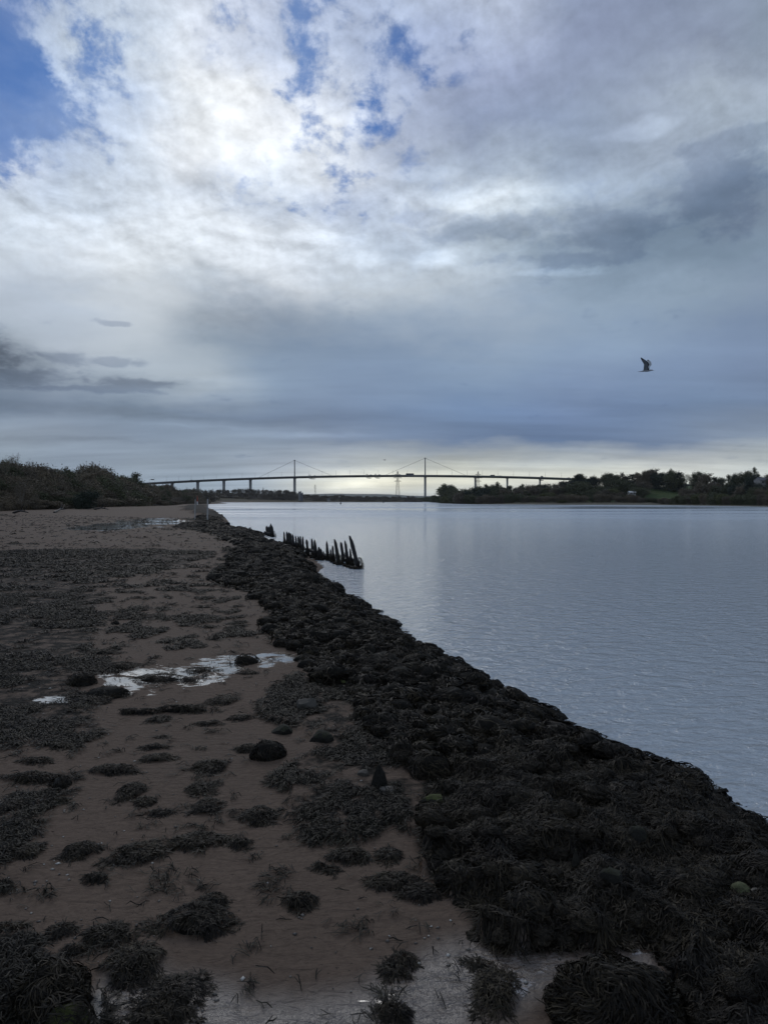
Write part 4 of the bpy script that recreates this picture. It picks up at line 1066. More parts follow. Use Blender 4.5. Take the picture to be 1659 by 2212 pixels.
def sweep(sec, s0, s1, ds, name, m):
    b = MB(); ss = np.arange(s0, s1 + ds, ds); v = []
    for s in ss:
        x, y = bxy(s); z = deckz(s)
        for (u_, w_) in sec: v.append((x + nx * u_ - bo[0], y + ny * u_ - bo[1], z + w_))
    n = len(sec); f = []
    for i in range(len(ss) - 1):
        for k in range(n): f.append((i * n + k, i * n + (k + 1) % n, (i + 1) * n + (k + 1) % n, (i + 1) * n + k))
    f.append(tuple(range(n))); f.append(tuple((len(ss) - 1) * n + k for k in range(n)))
    b.add(v, f); return b.build(name, m, br)
sweep([(-15.5, -.3), (-15.5, -.9), (-6, -3.6), (6, -3.6), (15.5, -.9), (15.5, -.3)], -1000, 620, 12, 'deck', M_steel)
for s_ in (-1, 1): sweep([(s_ * 15.3, -.3), (s_ * 15.0, -.3), (s_ * 15.0, .9), (s_ * 15.3, .9)], -1000, 620, 12, 'parapet', M_steel)
sweep([(-15, -.295), (15, -.295), (15, -.2), (-15, -.2)], -1000, 620, 12, 'roadway', mat('asphalt', (.05, .05, .05), .9, .1, .1))
for s in [0, -305]:
    x, y = bxy(s); z = deckz(s)
    b = MB()
    th = math.atan2(BDY, BDX)
    b.box((x - bo[0], y - bo[1], (z - 4.3) / 2), (3.6, 7.2, z - 4.3), rz=th); b.box((x - bo[0], y - bo[1], z - 3.95), (5.0, 11, .7), rz=th); b.build('pier', M_conc, br)
    b = MB()
    b.tube([(x - bo[0], y - bo[1], z - .2), (x - bo[0], y - bo[1], z + 38)], [1.35, 1.0], 8); b.box((x - bo[0], y - bo[1], z + 38.4), (2.6, 2.6, 1.2), rz=th); b.build('tower', M_steel, br)
    for s_, L in ((-1, 92), (1, 92)):
        x2, y2 = bxy(s + s_ * L); z2 = deckz(s + s_ * L)
        b = MB(); b.tube([(x - bo[0], y - bo[1], z + 38), (x2 - bo[0], y2 - bo[1], z2)], .30, 6); b.build('cable', M_steel, br)
for s in [110, 178, 246, 314, 382, 450, -415, -483, -551, -619, -687, -755]:
    x, y = bxy(s); z = deckz(s); g0 = max(0, float(hgrid(x, y)) - 3)
    b = MB(); b.box((x - bo[0], y - bo[1], (z - 4.4 + g0) / 2), (3.4, 8.0, z - 4.4 - g0), rz=th); b.box((x - bo[0], y - bo[1], z - 4.0), (5.6, 12, .8), rz=th); b.build('pier', M_conc, br)
for s, lab in ((-262, 'inspection cradle slung under the deck right of the left tower'), (-128, 'left of two inspection cradles at mid span'), (-108, 'right of two inspection cradles at mid span'), (250, 'inspection cradle at a right hand pier')):
    x, y = bxy(s); z = deckz(s); o = empty('inspection_cradle', (x, y, z - 5), (0, 0, th))
    b = MB(); b.box((0, 0, -.2), (7, 26, .5)); b.box((0, 0, -.9), (4, 20, .5)); b.build('platform', M_steel, o)
    b = MB()
    for u in (-16.4, 16.4): b.box((-2, u, 3.6), (.3, .3, 7.6)); b.box((2, u, 3.6), (.3, .3, 7.6)); b.box((0, u, 7.4), (4.5, .6, 1.2))
    b.build('hanger', M_steel, o); tag(o, lab, 'inspection cradle', 'maintenance cradles on the bridge')
# lamps along the deck
lm = None
for i, s in enumerate(range(-700, 460, 33)):
    if abs(s) < 12 or abs(s + 305) < 12: continue
    x, y = bxy(s); z = deckz(s)
    if lm is None:
        b = MB(); b.tube([(0, 0, 0), (0, 0, 11.5)], [.22, .13], 6); m_p = b.mesh('pole'); m_p.materials.append(M_steel)
        b = MB(); b.tube([(0, 0, 11.5), (0, 1.6, 12)], .1, 5); b.box((0, 2.2, 12), (.4, 1.4, .25)); b.tube([(0, 0, 11.5), (0, -1.6, 12)], .1, 5); b.box((0, -2.2, 12), (.4, 1.4, .25)); m_h = b.mesh('lamp_head'); m_h.materials.append(M_steel); lm = 1
    o = empty('street_lamp', (x, y, z - .2), (0, 0, th)); link('pole', m_p, None, o); link('lamp_head', m_h, None, o)
    seg = 'on the left approach' if s < -330 else ('between the towers' if s < 0 else 'on the right approach')
    tag(o, f'thin street lamp standing on the bridge deck {seg}', 'street lamp', f'street lamps {seg}')
def lorry(s, L, H, lab, lane=-6, name='lorry'):
    x, y = bxy(s); z = deckz(s) - .2; u = lane
    o = empty(name, (x + nx * u, y + ny * u, z), (0, 0, th))
    b = MB(); b.box((-.9, 0, 1.0 + (H - 1) / 2), (L - 3.0, 2.5, H - 1)); b.build('body', M_dark, o)
    b = MB(); b.box((L / 2 - 1.1, 0, .7 + (H * .8) / 2), (2.0, 2.4, H * .8)); b.box((L / 2 - .08, 0, .7 + H * .55), (.1, 2.1, H * .25)); b.build('cab', M_dark, o)
    for xx_ in (-L / 2 + 1.4, -L / 2 + 2.8, L / 2 - 1.4):
        for yy_ in (-1.1, 1.1):
            b = MB(); b.tube([(xx_, yy_ - .15, .5), (xx_, yy_ + .15, .5)], .5, 12); b.build('wheel', M_dark, o)
    tag(o, lab, 'lorry')
def car(s, lab, lane=-6, hi=False):
    x, y = bxy(s); z = deckz(s) - .2
    o = empty('van' if hi else 'car', (x + nx * lane, y + ny * lane, z), (0, 0, th)); b = MB()
    if hi: b.box((0, 0, 1.3), (5.6, 2, 1.9)); b.box((2.9, 0, .8), (1.0, 1.9, 1.0))
    else: b.box((0, 0, .7), (4.3, 1.8, .7)); b.add([(-1.7, -.8, 1.05), (1.3, -.8, 1.05), (1.3, .8, 1.05), (-1.7, .8, 1.05), (-1.2, -.7, 1.55), (.6, -.7, 1.55), (.6, .7, 1.55), (-1.2, .7, 1.55)], [(0, 1, 5, 4), (1, 2, 6, 5), (2, 3, 7, 6), (3, 0, 4, 7), (4, 5, 6, 7)])
    b.build('body', M_dark, o)
    for xx_ in (-1.4, 1.4):
        for yy_ in (-.8, .8):
            b = MB(); b.tube([(xx_, yy_ - .1, .35), (xx_, yy_ + .1, .35)], .35, 10); b.build('wheel', M_dark, o)
    tag(o, lab, 'van' if hi else 'car')
def s_at(pxs):        # deck coordinate seen at photo column pxs
    k = (pxs - 1000) / 1850; return (k * BY0 - BX0) / (BDX - k * BDY)
lorry(s_at(1068.5), 18, 4.6, 'long dark lorry crossing left of the right bridge tower')
lorry(s_at(1281), 10, 3.6, 'short lorry on the bridge just right of the right tower', 6)
car(s_at(1301), 'small car following the short lorry on the bridge', 6, True)
car(s_at(503), 'van on the left end of the bridge', -6, True)
car(s_at(580), 'car on the left approach of the bridge', -6)
car(s_at(1480), 'van near the right end of the bridge', -6, True)
x, y = bxy(s_at(395)); z = deckz(s_at(395)); o = empty('sign_gantry', (x, y, z), (0, 0, th))
b = MB(); b.tube([(-5, 0, 0), (-5, 0, 8.5)], .25, 6); b.tube([(-5, 0, 8.5), (8, 0, 8.5)], .2, 6); b.build('frame', M_dark, o)
b = MB(); b.box((3.5, 0, 8.4), (9, .4, 2.2)); b.build('sign_panel', M_dark, o); tag(o, 'overhead sign gantry at the left end of the bridge', 'sign gantry')

# ------------------------------------------------------------------ pylons, buoys
def pylon(px, ytop, Y, H, lab):
    X, _, zt = at(px, ytop, Y); z0 = zt - H
    o = empty('electricity_pylon', (X, Y, z0), (0, 0, .3)); b = MB(); w0 = H * .068; lv = [0, .2, .38, .54, .68, .8, .9, 1.0]
    def hw(f): return w0 * (1 - f) ** 1.0 * .85 + H * .012
    for k in range(len(lv) - 1):
        a, c_ = hw(lv[k]), hw(lv[k + 1]); za, zc_ = lv[k] * H, lv[k + 1] * H
        cs = [(-1, -1), (1, -1), (1, 1), (-1, 1)]
        for i in range(4):
            p, q_ = cs[i], cs[(i + 1) % 4]; rd = H * .0019
            b.tube([(p[0] * a, p[1] * a, za), (p[0] * c_, p[1] * c_, zc_)], rd * 1.3, 4, cap=False)
            b.tube([(p[0] * a, p[1] * a, za), (q_[0] * c_, q_[1] * c_, zc_)], rd * .8, 4, cap=False)
            b.tube([(q_[0] * a, q_[1] * a, za), (p[0] * c_, p[1] * c_, zc_)], rd * .8, 4, cap=False)
            b.tube([(p[0] * c_, p[1] * c_, zc_), (q_[0] * c_, q_[1] * c_, zc_)], rd * .8, 4, cap=False)
    b.build('lattice', M_dark, o)
    for f, l in ((.70, .11), (.80, .14), (.90, .10)):
        b = MB(); b.tube([(-l * H, 0, f * H), (l * H, 0, f * H)], H * .005, 4); b.tube([(-l * H, 0, f * H), (0, 0, f * H + .03 * H)], H * .003, 4); b.tube([(l * H, 0, f * H), (0, 0, f * H + .03 * H)], H * .003, 4); b.build('crossarm', M_dark, o)
    tag(o, lab, 'pylon')
pylon(681, 1047, 2300, 42, 'small distant pylon left of mid span under the bridge')
pylon(859, 1018, 1330, 62, 'tall lattice pylon standing in the middle under the bridge')
pylon(1032.5, 1018.5, 1450, 66, 'tall lattice pylon seen through the bridge just right of the right tower')
pylon(569, 1053, 2600, 48, 'tiny pylon left of the left bridge tower')
def buoy(px, py, w_, h_, lab):
    X, Y = P(px, py, 0); s = Y / F; o = empty('buoy', (X, Y, 0)); W_, H_ = w_ * s, h_ * s
    b = MB(); b.tube([(0, 0, -.2), (0, 0, H_ * .25), (0, 0, H_ * .3)], [W_ * .5, W_ * .5, W_ * .3], 12); b.build('float', M_dark, o)
    b = MB(); b.tube([(0, 0, H_ * .3), (0, 0, H_ * .8)], [W_ * .25, W_ * .14], 8); b.tube([(0, 0, H_ * .8), (0, 0, H_)], [W_ * .2, W_ * .16], 8); b.build('mast', M_dark, o); tag(o, lab, 'buoy')
buoy(736, 1089, 3.6, 7, 'small dark buoy left of the middle of the river')
buoy(828, 1085.6, 4.5, 5.5, 'stout dark buoy farther up the river below mid span')

# ------------------------------------------------------------------ distant hills
v, f = [], []; n = 90
for i in range(n):
    u = -.95 + 1.9 * i / (n - 1); X = u * 6800
    hgt = 22 + 40 * float(fbm(np.array(i * .14), np.array(1.5), 5, 3)) + (16 * math.exp(-((u * 1534 + 829 - 770) / 140) ** 2))
    if u > .1: hgt *= .7
    for (yy_, k) in ((6000, 0.0), (6350, .7), (6700, 1.0), (7600, .3)): v.append((X * yy_ / 6800, yy_, hgt * k if k else -3))
for i in range(n - 1):
    for k in range(3): a = i * 4 + k; f.append((a, a + 4, a + 5, a + 1))
o = link('hills', new_mesh('hills', v, f), mat('far_hills', (.05, .06, .045), .9, .3, .002), sm=True); tag(o, 'low distant hills beyond the bridge', 'hills', kind='structure')

# ------------------------------------------------------------------ trees
def tube_arr(segs, n=4):
    vs, qs, b = [], [], 0
    for p0, p1, r0, r1 in segs:
        d = p1 - p0; L = np.linalg.norm(d); d = d / max(L, 1e-9)
        a = np.cross(d, [.3, .9, .1]); a /= np.linalg.norm(a); c_ = np.cross(d, a)
        for p, r_ in ((p0, r0), (p1, r1)):
            for k in range(n):
                t_ = 2 * PI * k / n; vs.append(p + (a * math.cos(t_) + c_ * math.sin(t_)) * r_)
        for k in range(n): qs.append((b + k, b + (k + 1) % n, b + n + (k + 1) % n, b + n + k))
        b += 2 * n
    return np.array(vs), np.array(qs)
def tree_meshes(kind, seed, nleaf=2600):
    """unit-height tree, x/y in units of the height"""
    rr = np.random.default_rng(seed); segs = []; tips = []
    def grow(p, d, L, rad, depth, maxd, spread):
        nseg = 2
        for k in range(nseg):
            d = d + rr.normal(0, .12, 3); d /= np.linalg.norm(d)
            q_ = p + d * L / nseg; segs.append((p, q_, rad * (1 - .2 * k), rad * (.8 - .2 * k))); p = q_
        if depth >= maxd: tips.append(p); return
        if depth >= 1: tips.append(p)
        for j in range(int(rr.integers(2, 4)) + (1 if depth < 2 else 0)):
            nd = d * .55 + rr.normal(0, spread, 3) + np.array([0, 0, .18]); nd /= np.linalg.norm(nd)
            grow(p, nd, L * rr.uniform(.62, .82), rad * .58, depth + 1, maxd, spread)
    if kind == 'broad': grow(np.zeros(3), np.array([0, 0, 1.]), .26, .022, 0, 4, .55); lr, ls, fill = .055, .022, .55
    elif kind == 'bushy':
        for _ in range(5): grow(rr.normal(0, .04, 3) * [1, 1, 0], np.array([rr.normal(0, .35), rr.normal(0, .35), 1.]) , .24, .012, 0, 3, .5)
        lr, ls, fill = .085, .026, .9
    elif kind == 'thin':
        for _ in range(2): grow(rr.normal(0, .02, 3) * [1, 1, 0], np.array([rr.normal(0, .15), rr.normal(0, .15), 1.]), .34, .010, 0, 4, .32)
        lr, ls, fill = .035, .012, .30
    elif kind == 'pine':
        segs.append((np.zeros(3), np.array([0, 0, 1.]), .018, .002))
        for k in range(60):
            z_ = .15 + .83 * k / 60; a = rr.uniform(0, 6.28); l = .24 * (1 - z_) + .02
            e_ = np.array([math.cos(a) * l, math.sin(a) * l, z_ - .25 * l]); segs.append((np.array([0, 0, z_]), e_, .004, .001))
            tips += [e_ * [1, 1, 1], np.array([e_[0] * .55, e_[1] * .55, z_ - .1 * l])]
        lr, ls, fill = .035, .018, .8
    tips_a = np.array(tips)
    zs = tips_a[:, 2]; zmax = np.percentile(zs, 99) + .03
    sc_ = .97 / zmax
    segs = [(a * sc_, b * sc_, c_, d_) for a, b, c_, d_ in segs]; tips_a = tips_a * sc_
    if kind == 'broad': lim = .55
    n = int(nleaf * fill); ti = rr.integers(0, len(tips_a), n)
    c_ = tips_a[ti] + rr.normal(0, lr, (n, 3)) * [1, 1, .75]
    if kind == 'bushy':
        low = rr.integers(0, len(tips_a), n // 3); e_ = tips_a[low] * np.stack([rr.uniform(.6, 1.15, n // 3)] * 2 + [rr.uniform(.1, .8, n // 3)], -1); c_ = np.concatenate([c_, e_])
    c_ = c_[c_[:, 2] > .02]; n = len(c_)
    clump = rr.uniform(.6, 1.5, len(tips_a))
    a = rr.normal(0, 1, (n, 3)); a /= np.linalg.norm(a, axis=1, keepdims=True); b_ = np.cross(a, rr.normal(0, 1, (n, 3))); b_ /= np.linalg.norm(b_, axis=1, keepdims=True)
    s = ls * rr.uniform(.5, 1.4, (n, 1)); 
    v = np.stack([c_ - a * s, c_ + b_ * s * .6, c_ + a * s, c_ - b_ * s * .6], 1).reshape(-1, 3)
    q = np.arange(n * 4).reshape(-1, 4)
    tv, tq = tube_arr(segs)
    return tv, tq, v, q
def leaf_mat(name, c1, c2):
    m = bpy.data.materials.new(name); m.use_nodes = True; t = m.node_tree; b = t.nodes['Principled BSDF']
    g = N(t, 'ShaderNodeNewGeometry'); oi = N(t, 'ShaderNodeObjectInfo')
    c = MIX(t, oi.outputs['Random'], c1 + (1,), c2 + (1,))
    n = NOISE(t, g.outputs['Position'], .35, 3, .6)
    c = V(t, 'SCALE', c, M(t, 'ADD', .5, M(t, 'MULTIPLY', n.outputs[0], .7)))
    c = V(t, 'SCALE', c, M(t, 'ADD', .6, M(t, 'MULTIPLY', g.outputs['Random Per Island'], .8)))
    t.links.new(c, b.inputs['Base Color']); b.inputs['Roughness'].default_value = .8; b.inputs['Specular IOR Level'].default_value = .2
    return m
L_green = leaf_mat('dark_green_leaves', (.072, .078, .042), (.112, .118, .062))
L_brown = leaf_mat('autumn_brown_leaves', (.125, .105, .078), (.19, .155, .105))
L_olive = leaf_mat('olive_leaves', (.075, .082, .036), (.12, .125, .05))
L_dark = leaf_mat('dark_evergreen_leaves', (.03, .042, .032), (.045, .06, .04))
M_bark = mat('dark_bark', (.05, .042, .035), .9, .3, 3)
M_barkp = mat('pale_bark', (.20, .18, .15), .9, .3, 3)
TV = {}
for kind, seeds, nl in (('broad', (1, 2, 3, 4), 8500), ('bushy', (11, 12, 13), 8000), ('thin', (21, 22, 23), 6000), ('pine', (31,), 3000)):
    TV[kind] = []
    for s in seeds:
        tv, tq, v, q = tree_meshes(kind, s, nl)
        wid = np.percentile(np.abs(v[:, 0]), 97)
        tm = new_mesh('trunk', tv, quads=tq); cms = {}
        TV[kind].append((tm, v, q, cms, wid))
def tree(kind, var, leaf, X, Y, Z, H, W, lab, grp, bark=None, name=None, r_=random):
    tm, v, q, cms, wid = TV[kind][var % len(TV[kind])]
    if leaf.name not in cms:
        cm = new_mesh('crown', v, quads=q); cm.materials.append(leaf); cms[leaf.name] = cm
    key = 't' + (bark or M_bark).name
    if key not in cms:
        t2 = tm.copy(); t2.materials.append(bark or M_bark); cms[key] = t2
    sxy = W / (2 * wid)
    nm = name or {'broad': 'broadleaf_tree', 'bushy': 'bushy_tree', 'thin': 'bare_tree', 'pine': 'conifer_tree'}[kind]
    o = empty(nm, (X, Y, Z - .3), (0, 0, r_.uniform(0, 6.28)), (sxy, sxy, H + .3))
    link('trunk', cms[key], None, o); link('crown', cms[leaf.name], None, o)
    tag(o, lab, 'tree' if H > 4.5 else 'shrub', grp); return o
rt = random.Random(99)
prof_R = [(905,1077),(912,1073),(935,1072),(954,1066),(958,1050),(973,1045.5),(986,1053),(1002,1052),(1011,1056),(1025,1056),(1032,1050),(1050,1042),(1062,1040.4),(1073,1047),(1090,1048),(1131,1045),(1188,1044),(1211,1042),(1234,1034),(1250,1023.6),(1267,1031),(1294,1028),(1307,1022.5),(1327,1021),(1344,1018),(1367,1022),(1392,1019),(1414,1013),(1429,1024),(1452,1014),(1477,1020),(1494,1020),(1517,1021),(1537,1024),(1549,1031),(1569,1024),(1602,1024),(1619,1014),(1632,1024),(1644,1030),(1659,1026),(1700,1022),(1900,1010),(2300,1000)]
prof_L = [(-400,975),(-150,990),(0,1000),(50,1001),(85,1010),(107,1007.6),(137,1015),(162,1014),(195,1007.6),(212,1007.6),(225,1014),(240,1027),(257,1027),(275,1019),(290,1027),(305,1039),(337,1045),(362,1045),(375,1052),(415,1056),(465,1058),(528,1055),(578,1058),(620,1057),(645,1064.7),(665,1068),(705,1071),(739,1069),(764,1072),(814,1072),(889,1072),(906,1077)]
def prof(Pf, x): return float(np.interp(x, [p[0] for p in Pf], [p[1] for p in Pf]))
def rshoreY(px):              # depth where this bearing reaches the right bank
    u = (px - CX) / F; lo = None
    for Y in np.geomspace(60, 1400, 500):
        if u * Y > float(shoreX(RS, Y)): return float(Y)
    return 1400.
def where_R(px):
    if px < 1015: return 'beside the right bridge tower'
    if px < 1120: return 'under the right bridge approach'
    if px < 1235: return 'near the right end of the bridge'
    if px < 1380: return 'left of the green field'
    if px < 1470: return 'by the green field'
    if px < 1570: return 'right of the green field'
    return 'at the far right'
WORDS = {'broad': 'round crowned', 'bushy': 'dense low', 'thin': 'leafless', 'pine': 'dark conical'}
LWORD = {'dark_green_leaves': 'dark green', 'autumn_brown_leaves': 'brownish', 'olive_leaves': 'pale olive', 'dark_evergreen_leaves': 'blackish'}
def put_R(px, ytop, Y, wpx, kind, leaf, rowname, ov=None):
    X, _, zt = at(px, ytop, Y); zg = float(hgrid(X, Y)); H = max(1.5, zt - zg)
    tree(kind, rt.randrange(9), leaf, X, Y, zg, H, wpx / F * Y, ov or f'{WORDS[kind]} {LWORD[leaf.name]} tree {rowname} {where_R(px)}', f'trees {rowname} on the right bank', r_=rt)
# skyline row
x = 958
while x < 1760:
    sy = rshoreY(x); yt = prof(prof_R, x)
    kind = rt.choice(['broad', 'broad', 'broad', 'bushy', 'bushy', 'thin', 'pine'] if x > 1230 else ['broad', 'broad', 'bushy'])
    leaf = rt.choice([L_green, L_green, L_brown, L_dark]) if kind != 'pine' else L_dark
    put_R(x, yt + rt.uniform(-1, 4), sy + (130 if x > 1015 else 45), rt.uniform(26, 44), kind, leaf, 'on the skyline')
    x += rt.uniform(12, 20)
# second row
x = 950
while x < 1760:
    sy = rshoreY(x); yt = prof(prof_R, x)
    yt = yt + (HY - yt) * rt.uniform(.22, .45)
    if not (1395 < x < 1500):
        put_R(x, yt, sy + (95 if x > 1015 else 35), rt.uniform(30, 50), rt.choice(['bushy', 'bushy', 'broad', 'broad']), rt.choice([L_green, L_dark, L_brown, L_green]), 'mid wood')
    x += rt.uniform(15, 24)
# third row
x = 935
while x < 1760:
    sy = rshoreY(x); yt = prof(prof_R, x); yt = yt + (HY - yt) * rt.uniform(.5, .8)
    if not (1375 < x < 1465):
        put_R(x, yt, sy + (68 if x > 1015 else 26), rt.uniform(24, 42), rt.choice(['bushy', 'bushy', 'broad']), rt.choice([L_green, L_brown, L_olive, L_green]), 'low in the wood')
    x += rt.uniform(16, 26)
# waterside shrubs
x = 912
while x < 1780:
    sy = rshoreY(x)
    yt = rt.uniform(1066, 1074) if not (1380 < x < 1412) else 1080
    if 1388 < x < 1452: yt = rt.uniform(1075, 1078)
    if x < 960: yt = rt.uniform(1072, 1076)
    put_R(x, yt, sy + (44 if x > 1015 else 14), rt.uniform(18, 34), 'bushy', rt.choice([L_green, L_brown, L_olive, L_brown]), 'in the waterside thicket')
    x += rt.uniform(11, 18)
put_R(1619, 1010, rshoreY(1619) + 150, 30, 'broad', L_green, 'on the skyline', 'tallest tall-crowned tree standing above the skyline near the right edge')
put_R(1414, 1012.5, rshoreY(1414) + 150, 40, 'broad', L_dark, 'on the skyline', 'round umbrella shaped tree above the field on the right skyline')
put_R(1452, 1013.5, rshoreY(1452) + 150, 34, 'broad', L_green, 'on the skyline', 'open crowned tree just right of the umbrella shaped tree')
put_R(1250.6, 1023, rshoreY(1250) + 140, 42, 'broad', L_green, 'on the skyline', 'domed tree hiding the right end of the bridge')
put_R(973, 1045, rshoreY(973) + 40, 46, 'broad', L_green, 'on the skyline', 'big rounded tree at the left tip of the right bank')
put_R(1214, 1080, rshoreY(1214) + 36, 22, 'bushy', L_olive, 'in the waterside thicket', 'pale round bush at the water side below the bridge end')
put_R(1325, 1056, rshoreY(1325) + 70, 34, 'bushy', L_olive, 'low in the wood', 'lighter green bushy tree left of the little white roofed shelter')

# left wood
def woodY(px):
    u = (px - CX) / F
    for Y in np.geomspace(40, 1200, 500):
        if u * Y < float(shoreX(WD, Y)): continue
        return float(Y)
    return 1200.
def where_L(px):
    if px < 60: return 'at the left edge'
    if px < 150: return 'near the leaning pale trunks'
    if px < 250: return 'in the middle of the left wood'
    if px < 340: return 'at the right shoulder of the wood'
    return 'below the bridge end'
def base_y(px): return float(np.interp(px, [p[0] for p in wood_px], [p[1] for p in wood_px]))
for row, (doff, fr, step) in enumerate([(34, 0.0, 13), (20, .22, 15), (10, .45, 16), (3, .66, 17)]):
    x = -330
    while x < 425:
        Yb_ = P(x, base_y(x), .5)[1]; Y = Yb_ * (1 + doff / 160.)
        yt = prof(prof_L, x); yt = yt + (base_y(x) - yt) * (fr + rt.uniform(-.04, .08)) + rt.uniform(0, 3)
        X, _, zt = at(x, yt, Y); zg = float(hgrid(X, Y)); H = max(2, zt - zg)
        kind = rt.choice(['bushy', 'bushy', 'thin', 'broad', 'bushy'] if row else ['bushy', 'broad', 'broad', 'bushy', 'broad'])
        leaf = rt.choice([L_brown, L_brown, L_brown, L_green]); wpx = rt.uniform(58, 92) * (1.0 if x < 300 else .5)
        rn = ['along the skyline', 'in the upper wood', 'in the lower wood', 'at the beach edge'][row]
        tree(kind, rt.randrange(9), leaf, X, Y, zg, H, wpx / F * Y, f'{WORDS[kind]} {LWORD[leaf.name]} tree {rn} {where_L(x)}', f'trees {rn} of the left wood', r_=rt, bark=M_barkp if kind == 'thin' else None)
        x += step * rt.uniform(.8, 1.25) * (1 if x < 300 else .7)
for (x, yt, yb, wpx, lab) in [(38,977,1100,34,'taller leafless tree sticking out above the left wood'),(70,992,1095,18,'small leafless tree poking above the left wood'),(8,985,1100,26,'leafless tree top at the far left edge'),
                              (48,1035,1112,46,'several pale leaning trunks at the back of the beach'),(80,1060,1110,24,'single pale crooked trunk right of the leaning trunks'),(135,1065,1106,16,'slender pale trunk behind the beach'),(262,1055,1100,40,'pale branching tree at the beach edge below the wood shoulder')]:
    Y = P(x, base_y(x), .5)[1] * (1.16 if yb < 1105 and yt < 1000 else .99)
    X, _, zt = at(x, yt, Y); zg = float(hgrid(X, Y))
    tree('thin', rt.randrange(9), L_brown, X, Y, zg, zt - zg, wpx / F * Y, lab, 'pale leafless trees of the left wood', bark=M_barkp, r_=rt)
X, Y, z = G(190, 1100)
Yw = Y * 1.02; X, _, zt = at(192, 1060, Yw); tree('bushy', 1, L_dark, X, Yw, float(hgrid(X, Yw)), zt - float(hgrid(X, Yw)), 46 / F * Yw, 'low blackish evergreen bush at the back of the beach', 'trees at the beach edge of the left wood', r_=rt)

# far wood: one mass
LV = []
for kd, sd in (('bushy', 51), ('bushy', 52), ('broad', 53), ('pine', 54)):
    tv, tq, v, q = tree_meshes(kd, sd, 420); s_ = 2.3
    c_ = v.reshape(-1, 4, 3); m_ = c_.mean(1, keepdims=True); c_ = m_ + (c_ - m_) * s_; LV.append((np.concatenate([c_.reshape(-1, 3), tv]), np.concatenate([q, tq + len(v)]), np.percentile(np.abs(v[:, 0]), 97)))
parts = []
for row, (Yo, fr) in enumerate([(1, .0), (2, .3), (3, .6)]):
    x = 405.
    while x < 906:
        Y = [1420, 1340, 1262][row]; 
        if x < 470: Y *= .8
        yt = prof(prof_L, x); yt = yt + (1083 - yt) * fr + rt.uniform(-1.2, 1.5)
        X, _, zt = at(x, yt, Y); zg = float(hgrid(X, Y)); H = max(3, zt - zg); k = rt.randrange(40); v, q, wd = LV[k % 3 if k < 38 else 3]
        W = rt.uniform(12, 20) / F * Y; a = rt.uniform(0, 6.28); s = W / 2 / wd
        p = v * np.array([s, s, H]); p = np.stack([p[:, 0] * math.cos(a) - p[:, 1] * math.sin(a), p[:, 0] * math.sin(a) + p[:, 1] * math.cos(a), p[:, 2]], -1) + np.array([X, Y, zg])
        parts.append((p, q)); x += rt.uniform(4.5, 8)
v, q = joinvq(parts); o = link('far_wood', new_mesh('far_wood', v, quads=q), L_brown); tag(o, 'dark distant wood along the far shore below the bridge', 'wood', kind='stuff')

# undergrowth at the back of the beach: dry reeds and scrub
r = np.random.default_rng(3); parts = []
n = 9000; px_ = r.uniform(-60, 420, n); Yb2 = np.array([P(p, base_y(p), .5)[1] for p in px_]); Y2 = Yb2 * (1 + r.uniform(-.01, .10, n)); X2 = (px_ - CX) / F * Y2
z2 = hgrid(X2, Y2); hh2 = r.uniform(.4, 1.3, n); a = r.uniform(0, 6.28, n); l = np.stack([np.cos(a), np.sin(a), np.zeros(n)], -1)
pp = np.zeros((n, 3, 3)); b0 = np.stack([X2, Y2, z2], -1)
pp[:, 0] = b0; pp[:, 1] = b0 + np.stack([r.normal(0, .1, n), r.normal(0, .1, n), hh2 * .6], -1); pp[:, 2] = b0 + np.stack([r.normal(0, .35, n), r.normal(0, .35, n), hh2], -1)
v, q = ribbons(pp, np.tile([.10, .14, .03], (n, 1)), l)
o = link('dry_scrub', new_mesh('dry_scrub', v, quads=q), leaf_mat('dry_reeds', (.07, .055, .032), (.12, .095, .055))); tag(o, 'dry reeds and scrub along the back of the beach', 'scrub', kind='stuff')
# driftwood
for i, (x0, y0, x1, y1, lab) in enumerate([(118,1108,142,1104,'branching driftwood at the back of the beach'),(30,1109,62,1111,'dark driftwood log under the pale trunks'),(205,1101,235,1103,'long driftwood branch in front of the scrub'),(326,1092,352,1094,'driftwood snag on the upper beach near the posts')]):
    a = G(x0, y0); b_ = G(x1, y1); o = empty('driftwood', (a[0], a[1], a[2])); d = np.array(b_) - np.array(a)
    bb = MB(); bb.tube([(0, 0, .1), tuple(d * .5 + [0, 0, .5]), tuple(d + [0, 0, .3])], [.18, .15, .07], 7); bb.build('log', M_timber, o)
    bb = MB(); bb.tube([tuple(d * .5 + [0, 0, .5]), tuple(d * .6 + [.3, 0, 1.6])], [.1, .04], 5); bb.tube([tuple(d * .7 + [0, 0, .4]), tuple(d * .95 + [0, 0, 1.3])], [.07, .03], 5); bb.build('branch', M_timber, o)
    tag(o, lab, 'driftwood')

